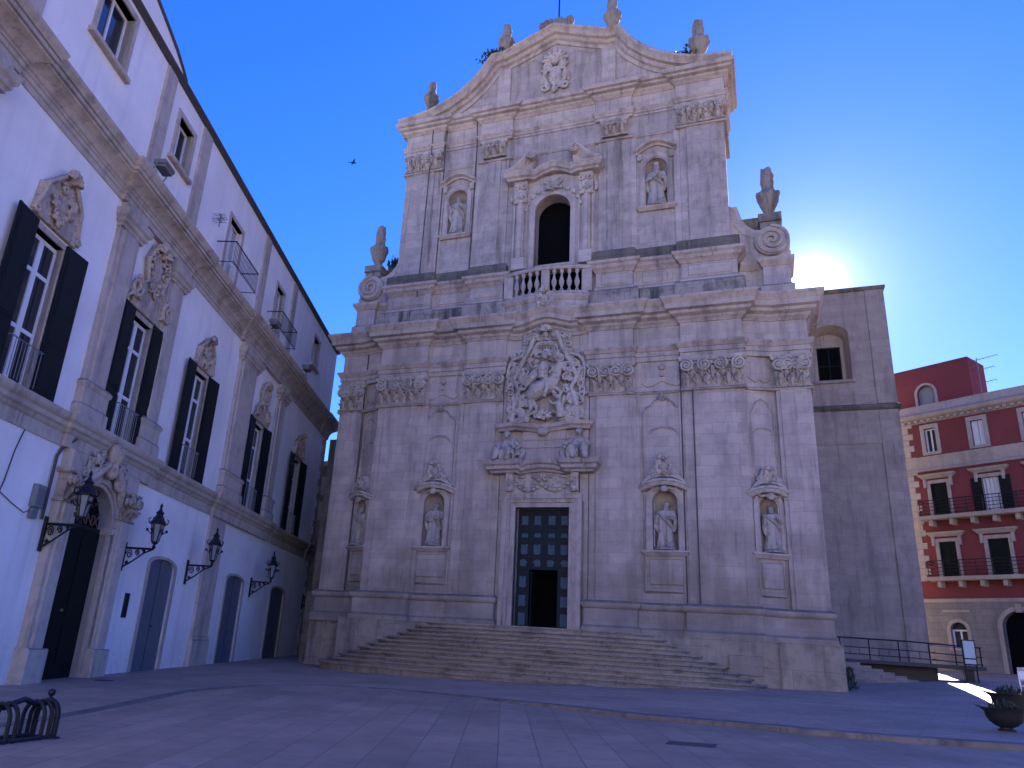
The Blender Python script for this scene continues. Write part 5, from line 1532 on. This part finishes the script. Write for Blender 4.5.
def red_door(c, w, z0, z1, mode):
    x0, x1 = (c-w)*K, (c+w)*K
    g = G(); frame_strip(g, x0, x1, z0, z1, .22, -.07, .3)
    g.sweep([(x0-.42,.05),(x0-.42,-.12),(x1+.42,-.12),(x1+.42,.05)], [(-.2,z1+.34),(.02,z1+.34),(.1,z1+.45),(.2,z1+.52),(.24,z1+.62),(-.1,z1+.68)])
    for s in (x0-.3, x1+.3): g.cbox(s-.09, s+.09, -.18, .05, z1-.25, z1+.34, .02)
    d = rbuild(g, 'balcony_door', 'red_trim')
    g = G(); g.box(x0, x1, .26, .27, z0, z1); rbuild(g, 'pane', 'glass', d)
    if mode == 0:
        g = G()
        for s in (0, 1):
            a = x0+.01+s*(x1-x0)/2; b = a+(x1-x0)/2-.02
            for k in range(20): z = z0+.06+k*(z1-z0-.1)/20; g.box(a+.05, b-.05, .1, .14, z, z+.07)
            g.prism_h(rect(a, b, z0, z1), [rect(a+.06, b-.06, z0+.08, z1-.08)], .08, .16); g.box(a, b, .14, .17, z0, z1)
        rbuild(g, 'shutter', 'shutter', d)
    else:
        for s, e in ((-1, x0), (1, x1)):
            g = G(); a, b = sorted((e, e+s*.62)); g.box(a, b, -.14, -.09, z0, z1)
            for k in range(18): z = z0+.1+k*(z1-z0-.2)/18; g.box(a+.06, b-.06, -.155, -.13, z, z+.07)
            rbuild(g, 'shutter', 'shutter', d)
        g = G(); n = 16; v = []
        for i in range(n):
            x = x0+(x1-x0)*i/(n-1); v += [(x, .12+.04*math.sin(i*1.7), z0+.05), (x, .12+.04*math.sin(i*1.7), z1-.02)]
        g.add(v, [(2*i, 2*i+2, 2*i+3, 2*i+1) for i in range(n-1)]); rbuild(g, 'curtain', 'curtain', d)
for i, (c, w) in enumerate(D2): red_door(c, w, rz(10.97), rz(12.95), 1 if i == 1 else 0)
for i, (c, w) in enumerate(D1): red_door(c, w, rz(7.5), rz(9.5), 0)
def rbalc(x0, x1, zt, dep):
    g = G(); g.sweep([(x0,.05),(x0,-dep),(x1,-dep),(x1,.05)], [(-.3,zt-.24),(.0,zt-.24),(.06,zt-.12),(.06,zt),(-dep,zt+.01)]); g.box(x0+.2, x1-.2, -dep+.2, .05, zt-.2, zt-.01)
    x = x0+.4
    while x < x1: g.cbox(x, x+.24, -dep*.75, .05, zt-.62, zt-.22, .05); x += 1.25
    b = rbuild(g, 'balcony', 'red_trim')
    g = G()
    for z in (zt+.12, zt+.35, zt+.58, zt+.81, zt+1.02): g.tube([(x0+.05,0,z),(x0+.05,-dep+.04,z),(x1-.05,-dep+.04,z)], .022 if z < zt+1 else .03, 6)
    x = x0+.05
    while x < x1: g.tube([(x,-dep+.04,zt),(x,-dep+.04,zt+1.02)], .025, 6); x += .95
    rbuild(g, 'railing', 'iron', b)
rbalc(.75, RS, rz(10.92), .9)
rbalc(.75, RS, rz(7.45), .85)
# ground-floor openings
g = G(); g.prism_h(arch(1.58*K, .6*K, rz(3.5), rz(4.6), 12), [SW], -.12, .2); g.cbox(.9*K, 2.3*K, -.16, 0, rz(5.55), rz(5.7))
w = rbuild(g, 'window', 'red_trim')
g = G(); g.box(1.1*K, 2.05*K, .25, .26, rz(3.5), rz(5.1)); rbuild(g, 'pane', 'glass', w)
g = G()
for x in (1.2,1.58,1.96): g.box(x*K-.05, x*K+.05, .19, .24, rz(3.55), rz(4.62))
for z in (3.6,4.6): g.box(1.15*K, 2.0*K, .192, .238, rz(z)-.05, rz(z)+.05)
rbuild(g, 'frame', 'frame_white', w)
g = G(); g.prism_h(arch(4.6*K, 1.1*K, 1.6, rz(4.75), 16), [BA], -.12, .2); g.cbox(4.6*K-.16, 4.6*K+.16, -.2, .1, rz(5.55), rz(6.0))
a = rbuild(g, 'archway', 'red_trim')
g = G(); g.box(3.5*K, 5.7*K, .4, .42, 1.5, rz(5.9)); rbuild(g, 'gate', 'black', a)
# penthouse
g = G(); PW_ = arch(1.42*K, .5*K, rz(17.8), rz(18.75), 12)
g.prism_h(rect(-.35*K, 3.95*K, rz(17.4), rz(20.4)), [PW_], .5, .9); g.box(-.35*K, 3.95*K, .9, 3.0, rz(17.4), rz(20.35)); g.box(-.35*K, 3.95*K, .48, 3.02, rz(20.36), rz(20.5))
ph = rbuild(g, 'penthouse', 'red')
g = G(); g.prism_h(arch(1.42*K, .64*K, rz(17.7), rz(18.75), 12), [PW_], .42, .6); rbuild(g, 'window_frame', 'red_trim', ph)
g = G(); g.box(.85*K, 2.0*K, .75, .76, rz(17.6), rz(19.4)); rbuild(g, 'pane', 'lamp_glass', ph)
MR = Matrix.Translation((9.66,60,0)) @ Matrix.Rotation(RZ, 4, 'Z')
aerial('antenna', 'tv antenna on a thin mast beside the red rooftop room', MR @ Vector((4.2*K, 1.2, rz(18.2))), RZ, 2.6, [(2.45,1.3,6),(1.7,1.0,6),(.75,1.0,5)])

# ------------------------------------------------------------------ stairs and access ramp in front of the annex
ramp_obj = thing('access_ramp', 'stone side stairs and raised ramp with dark railings in front of the plain annex', 'ramp', (0, 42, 0))
g = G(); g.box(3.1, 8.7, -.4, 2.6, 2.36, 2.52); g.box(3.0, 7.0, .63, 4.2, 1.0, 2.37); rbd = g.build('deck', M['slate'], ramp_obj)  # dark block below the deck stands in for the shade under it
for i in range(7):
    z1 = 2.38-.12*i
    g = G(); g.cbox(2.2, 3.75+.42*i, -.55-.28*i, .62, z1-.5, z1, .02); g.build('stair_step', M['annex'], ramp_obj)
g = G(); g.box(7.9, 8.25, -.2, .2, 1.2, 2.4); g.build('post', M['iron'], ramp_obj)
g = G()
for z in (2.72, 3.02, 3.42): g.tube([(2.9,-.35,z+.04),(5.9,-.35,z),(8.6,-.35,z-.12)], .035 if z > 3.3 else .022, 6)
for x in (3.0,4.2,5.4,6.6,7.6,8.55): g.tube([(x,-.35,2.4),(x,-.35,3.42+.03-.02*(x-3))], .03, 6)
for x in (3.4,3.8,4.6,5.0,5.8,6.2): g.tube([(x,-.35,2.72),(x,-.35,3.02)], .012, 5)
g.build('railing', M['iron'], ramp_obj)
g = G()
for z in (2.75, 3.05, 3.38): g.tube([(6.9,-.1,z),(7.0,1.9,z),(8.6,2.4,z)], .025, 6)
g.build('handrail', M['grey_metal'], ramp_obj)
bd = thing('information_board', 'pale information board in a dark frame standing at the end of the ramp', 'sign', (8.02, 41.1, 0), R(14))
g = G(); g.box(-.27,.27,-.04,.02,2.55,3.6); g.box(-.25,-.2,-.03,.02,1.6,2.6); g.box(.2,.25,-.03,.02,1.6,2.6); g.build('frame', M['iron'], bd)
g = G(); g.box(-.22,.22,-.055,-.04,2.84,3.55); g.box(-.22,.22,-.055,-.04,2.6,2.78); g.build('panel', plain('pale board', (.42,.48,.52), .4, 0, .1, 5), bd)
bush = thing('shrub', 'small dark bush in the corner between church base and side stairs', 'plant', (2.58, 33.0, gz(2.58,33.0)))
bush.scale = (.55, .55, .7)
r = random.Random(8); g = G(); s = G()
for k in range(420):
    a = r.uniform(0,6.28); rr_ = r.random()**.5*.5; z = r.uniform(.1,1.15); q = Matrix.Rotation(r.uniform(0,6.3),3,'Z') @ Matrix.Rotation(r.uniform(-1,1),3,'X'); l = r.uniform(.05,.1)
    p = Vector((rr_*math.cos(a)*(1.1-z*.5), rr_*math.sin(a)*(1.1-z*.5), z))
    g.add([p + q @ Vector(c) for c in ((-l*.5,0,0),(0,0,-l),(l*.5,0,0),(0,0,l))], [(0,1,2,3)])
for k in range(6): a = k; s.tube([(0,0,-.05),(.3*math.cos(a),.3*math.sin(a),.8)], .015, 5)
g.build('leaves', M['leaf_dark'], bush); s.build('stem', M['leaf_dark'], bush)

# ------------------------------------------------------------------ planters with plants, tables beyond
PG = 'boat-shaped iron planters at the right edge'
def planter(x, y, label, rz_, sc, seed):
    z = gz(x, y)
    t = thing('planter', label, 'planter', (x, y, z), rz_, PG)
    g = G(); n = 40; v = []; f = []
    rows = [(.42,.0),(.42,.03),(.30,.06),(.28,.1),(.52,.16),(.74,.27),(.86,.41),(.92,.56),(1.0,.61),(1.06,.65),(.95,.65),(.88,.58),(.8,.5)]
    for rr_, zz in rows:
        for k in range(n):
            a = 2*PI*k/n; c = math.cos(a)
            lx = rr_*(1+.22*abs(c)**10*(1 if zz > .57 else .0)); 
            v.append((lx*c*1.0, rr_*.55*math.sin(a), zz + (.06*abs(c)**8 if zz > .5 else 0)))
    m = len(rows)
    for i in range(m-1):
        for k in range(n): f.append((i*n+k, i*n+(k+1)%n, (i+1)*n+(k+1)%n, (i+1)*n+k))
    f.append(tuple(range(n))[::-1])
    g.add(v, f); g.build('bowl', M['bronze'], t)
    g = G(); g.lathe([(.0001,.5),(.8,.52),(.0001,.56)], 0, 0, 0, 24); o = g.build('soil', M['soil'], t); o.scale = (1,.55,1)
    t.scale = (sc*.40, sc*.6, sc*.66)
    r = random.Random(seed); g = G(); s = G(); fl = G()
    for k in range(300):
        a = r.uniform(0,6.28); rr_ = r.random()**.5; b = Vector((rr_*.75*math.cos(a), rr_*.38*math.sin(a), .53))
        h = r.uniform(.08,.42)*(1-.5*rr_); p = b+Vector((r.gauss(0,.05), r.gauss(0,.05), h))
        q = Matrix.Rotation(r.uniform(0,6.3),3,'Z') @ Matrix.Rotation(r.uniform(-1.1,1.1),3,'X'); l = r.uniform(.05,.11)
        g.add([p + q @ Vector(c) for c in ((-l*.35,0,0),(0,.02,-l),(l*.35,0,0),(0,.02,l))], [(0,1,2,3)])
        if k % 8 == 0: s.tube([b, p], .008, 5)
        if k % 14 == 0 and seed == 1: fl.ball(p+Vector((0,0,.04)), .03, 6, 4)
    pl = thing('potted_plant', label.split(' planter')[0] + ' planter plants: low leafy bedding in dark soil', 'plant', (x, y, z), rz_, 'bedding plants in the iron planters')
    pl.scale = (sc*.40, sc*.6, sc*.66)
    g.build('leaves', M['leaf_dark'], pl); s.build('stem', M['leaf_dark'], pl)
    if seed == 1:
        fb = fl.build('flowers', plain('dull red flowers', (.14,.05,.04), .7), pl); fb['kind'] = 'stuff'
    return t, pl
t, p = planter(4.46, 20.4, 'nearest dark boat-shaped planter at the right edge, behind the kerb', R(-8), 1.0, 1)
p['label'] = 'low leafy plants filling the nearest boat-shaped planter'
t, p = planter(5.55, 20.2, 'dark boat-shaped planter cut by the right edge of the photo, right of the nearest one', R(-8), 1.0, 3)
p['label'] = 'low leafy plants in the planter cut by the right edge'
t, p = planter(5.5, 24.2, 'dark boat-shaped planter farther back, behind the nearest one', R(-8), 1.25, 2)
p['label'] = 'spiky leafy plants in the farther planter behind the nearest one'
CG = 'pale cafe chairs and tables beyond the planters'
def chair(x, y, rz_, label):
    t = thing('cafe_chair', label, 'chair', (x, y, gz(x, y)), rz_, CG)
    g = G(); g.cbox(-.22,.22,-.22,.22,.42,.46,.01); g.build('seat', M['plastic_white'], t)
    g = G(); g.prism(rect(-.2,.2,.62,.86), .2, .23); g.tube([(-.2,.215,.44),(-.2,.23,.86)], .018, 6); g.tube([(.2,.215,.44),(.2,.23,.86)], .018, 6); g.build('backrest', M['plastic_white'], t)
    for sx in (-.2,.2):
        for sy in (-.2,.2):
            g = G(); g.tube([(sx,sy,.43),(sx*1.12,sy*1.12,0)], .017, 6); g.build('leg', M['plastic_white'], t)
def table(x, y, rz_, label):
    t = thing('cafe_table', label, 'table', (x, y, gz(x, y)), rz_, CG)
    g = G(); g.cbox(-.4,.4,-.4,.4,.71,.74,.01); g.build('tabletop', M['plastic_white'], t)
    g = G(); g.lathe([(.22,0),(.22,.02),(.03,.05),(.03,.71)], 0, 0, 0, 14); g.build('pedestal', M['grey_metal'], t)
chair(7.2, 29.2, R(20), 'white cafe chair nearest the bright patch of sunlight')
table(7.9, 29.4, R(5), 'white square cafe table beyond the planters')
chair(8.6, 31.0, R(200), 'white cafe chair behind the square white table')
chair(8.1, 33.0, R(100), 'white cafe chair farthest back by the rusticated wall')

# ------------------------------------------------------------------ bicycle rack, covers, bird
rk_ = thing('bicycle_rack', 'black iron bicycle rack of paired hoops at the lower left corner', 'bicycle rack', (-10.12, 9.25, 0))
dv = Vector((0.0, -1.0, 0))
def rp(u, w, h):                                   # along the rack, across, up
    x = -10.12 - .06*u + w; y = 9.25 - u
    return (x+10.12, y-9.25, gz(x, y)-drop(x, y)+h)
def hoop(u, r=.03, du=0.0):
    pts = [rp(u, (.21), 0)] + [rp(u+du*math.sin(PI*k/14), (.21)*math.cos(PI*k/14), (.30)+(.21)*math.sin(PI*k/14)) for k in range(15)] + [rp(u, -(.21), 0)]
    g = G(); g.tube(pts, r, 8); g.build('hoop', M['iron'], rk_)
for k in range(6):
    hoop(.0+k*.55); hoop(.12+k*.55); 
    if k == 0: hoop(-.1, .042)
g = G()
for w_ in ((.21), -(.21)): g.tube([rp(-.12, w_, .03), rp(3.4, w_, .03)], .028, 7)
g.tube([rp(-.12+.15*k, 0, .50-.05*math.sin(k*PI/2.07)) for k in range(24)], .04, 8)
g.tube([rp(-.1,0,.5), rp(-.1,0,.58)], .02, 6); g.ball(rp(-.1,0,.62), .055, 10, 8)
for w_ in ((.21),-(.21)): 
    p = rp(-.1, w_, 0); g.lathe([(.1,0),(.1,.02),(.04,.03)], p[0], p[1], p[2], 12)
g.build('rail', M['iron'], rk_)
def flat(name, label, cat, pts, mt, up=.008):
    g = G(); n = len(pts)
    g.add([(x, y, gz(x,y)-drop(x,y)+up) for x, y in pts] + [(x, y, gz(x,y)-drop(x,y)-.05) for x, y in pts], [tuple(range(n))] + [(i,(i+1)%n,n+(i+1)%n,n+i) for i in range(n)])
    o = g.build(name, mt); tag(o, label, cat)
flat('drain_cover', 'dark rectangular drain cover in the plaza paving below the church steps', 'drain cover', [(-1.8,14.85),(-.98,14.85),(-.98,15.35),(-1.8,15.35)], M['slate'])
g = G(); px, py = -19.0, 18.4
g.lathe([(.28,0),(.28,.015),(.2,.02)], px+.9, py+.1, gz(px+.9, py+.1), 20); tag(g.build('manhole_cover', M['slate']), 'small round dark cover in the pavement in front of the portal', 'manhole cover')

bird = thing('bird', 'small dark bird flying in the blue sky left of the church', 'bird', (-15.24, 23.55, 20.86), R(40))
g = G()
g.tube([(-.2,0,-.02),(-.08,0,0),(.06,0,.02),(.16,0,.04),(.21,0,.05)], [.012,.06,.065,.045,.02], 9); g.tube([(.2,0,.05),(.25,0,.045)], [.015,.003], 5)
for s in (-1, 1):
    g.add([(.08,s*.04,.03),(-.06,s*.04,.02),(.02,s*.24,.13),(.1,s*.22,.14),(-.06,s*.46,.05),(-.03,s*.44,.06)], [(0,1,2,3),(3,2,4,5)])
g.add([(-.18,-.02,-.01),(-.18,.02,-.01),(-.32,.06,-.03),(-.32,-.06,-.03)], [(0,1,2,3)])
g.build('body', M['iron'], bird); bird.scale = (.62, .62, .62)
# ------------------------------------------------------------------ the sunlit far side of the square, behind the photographer
for i, (x, w_, h, c, lb) in enumerate(((-42, 34, 16.5, (.46,.44,.42), 'long cream house on the sunny side of the square facing the church'),
                                      (-8, 26, 19.0, (.50,.48,.46), 'tall white house on the sunny side of the square facing the church'),
                                      (18, 30, 15.5, (.46,.43,.40), 'low peach house on the sunny side of the square facing the church'))):
    t = thing('town_house', lb, 'building', (x+w_, -36, 0), PI)
    hl = []; n = int(w_/3.8)
    for fl in range(5):
        for k in range(n):
            cx_ = 2.2+k*(w_-2)/n
            z0 = 1+fl*4.0
            if z0+2.6 < h: hl.append(rect(cx_-.6, cx_+.6, z0, z0+(2.4 if fl else 3.0)))
    g = G(); g.prism_h(rect(0, w_-.3, -3, h), hl, 0, .35); g.box(0, w_-.3, .36, 10, -3, h-.01)
    g.build('wall', stucco('far side stucco %d' % i, c, tuple(v*.8 for v in c), .1), t)
    g = G(); g.sweep([(0,8),(0,0),(w_-.3,0),(w_-.3,8)], [(-.2,h-.6),(.1,h-.6),(.3,h-.3),(.4,h-.2),(.4,h),(-.2,h+.1)]); g.build('cornice', M['red_trim'], t)
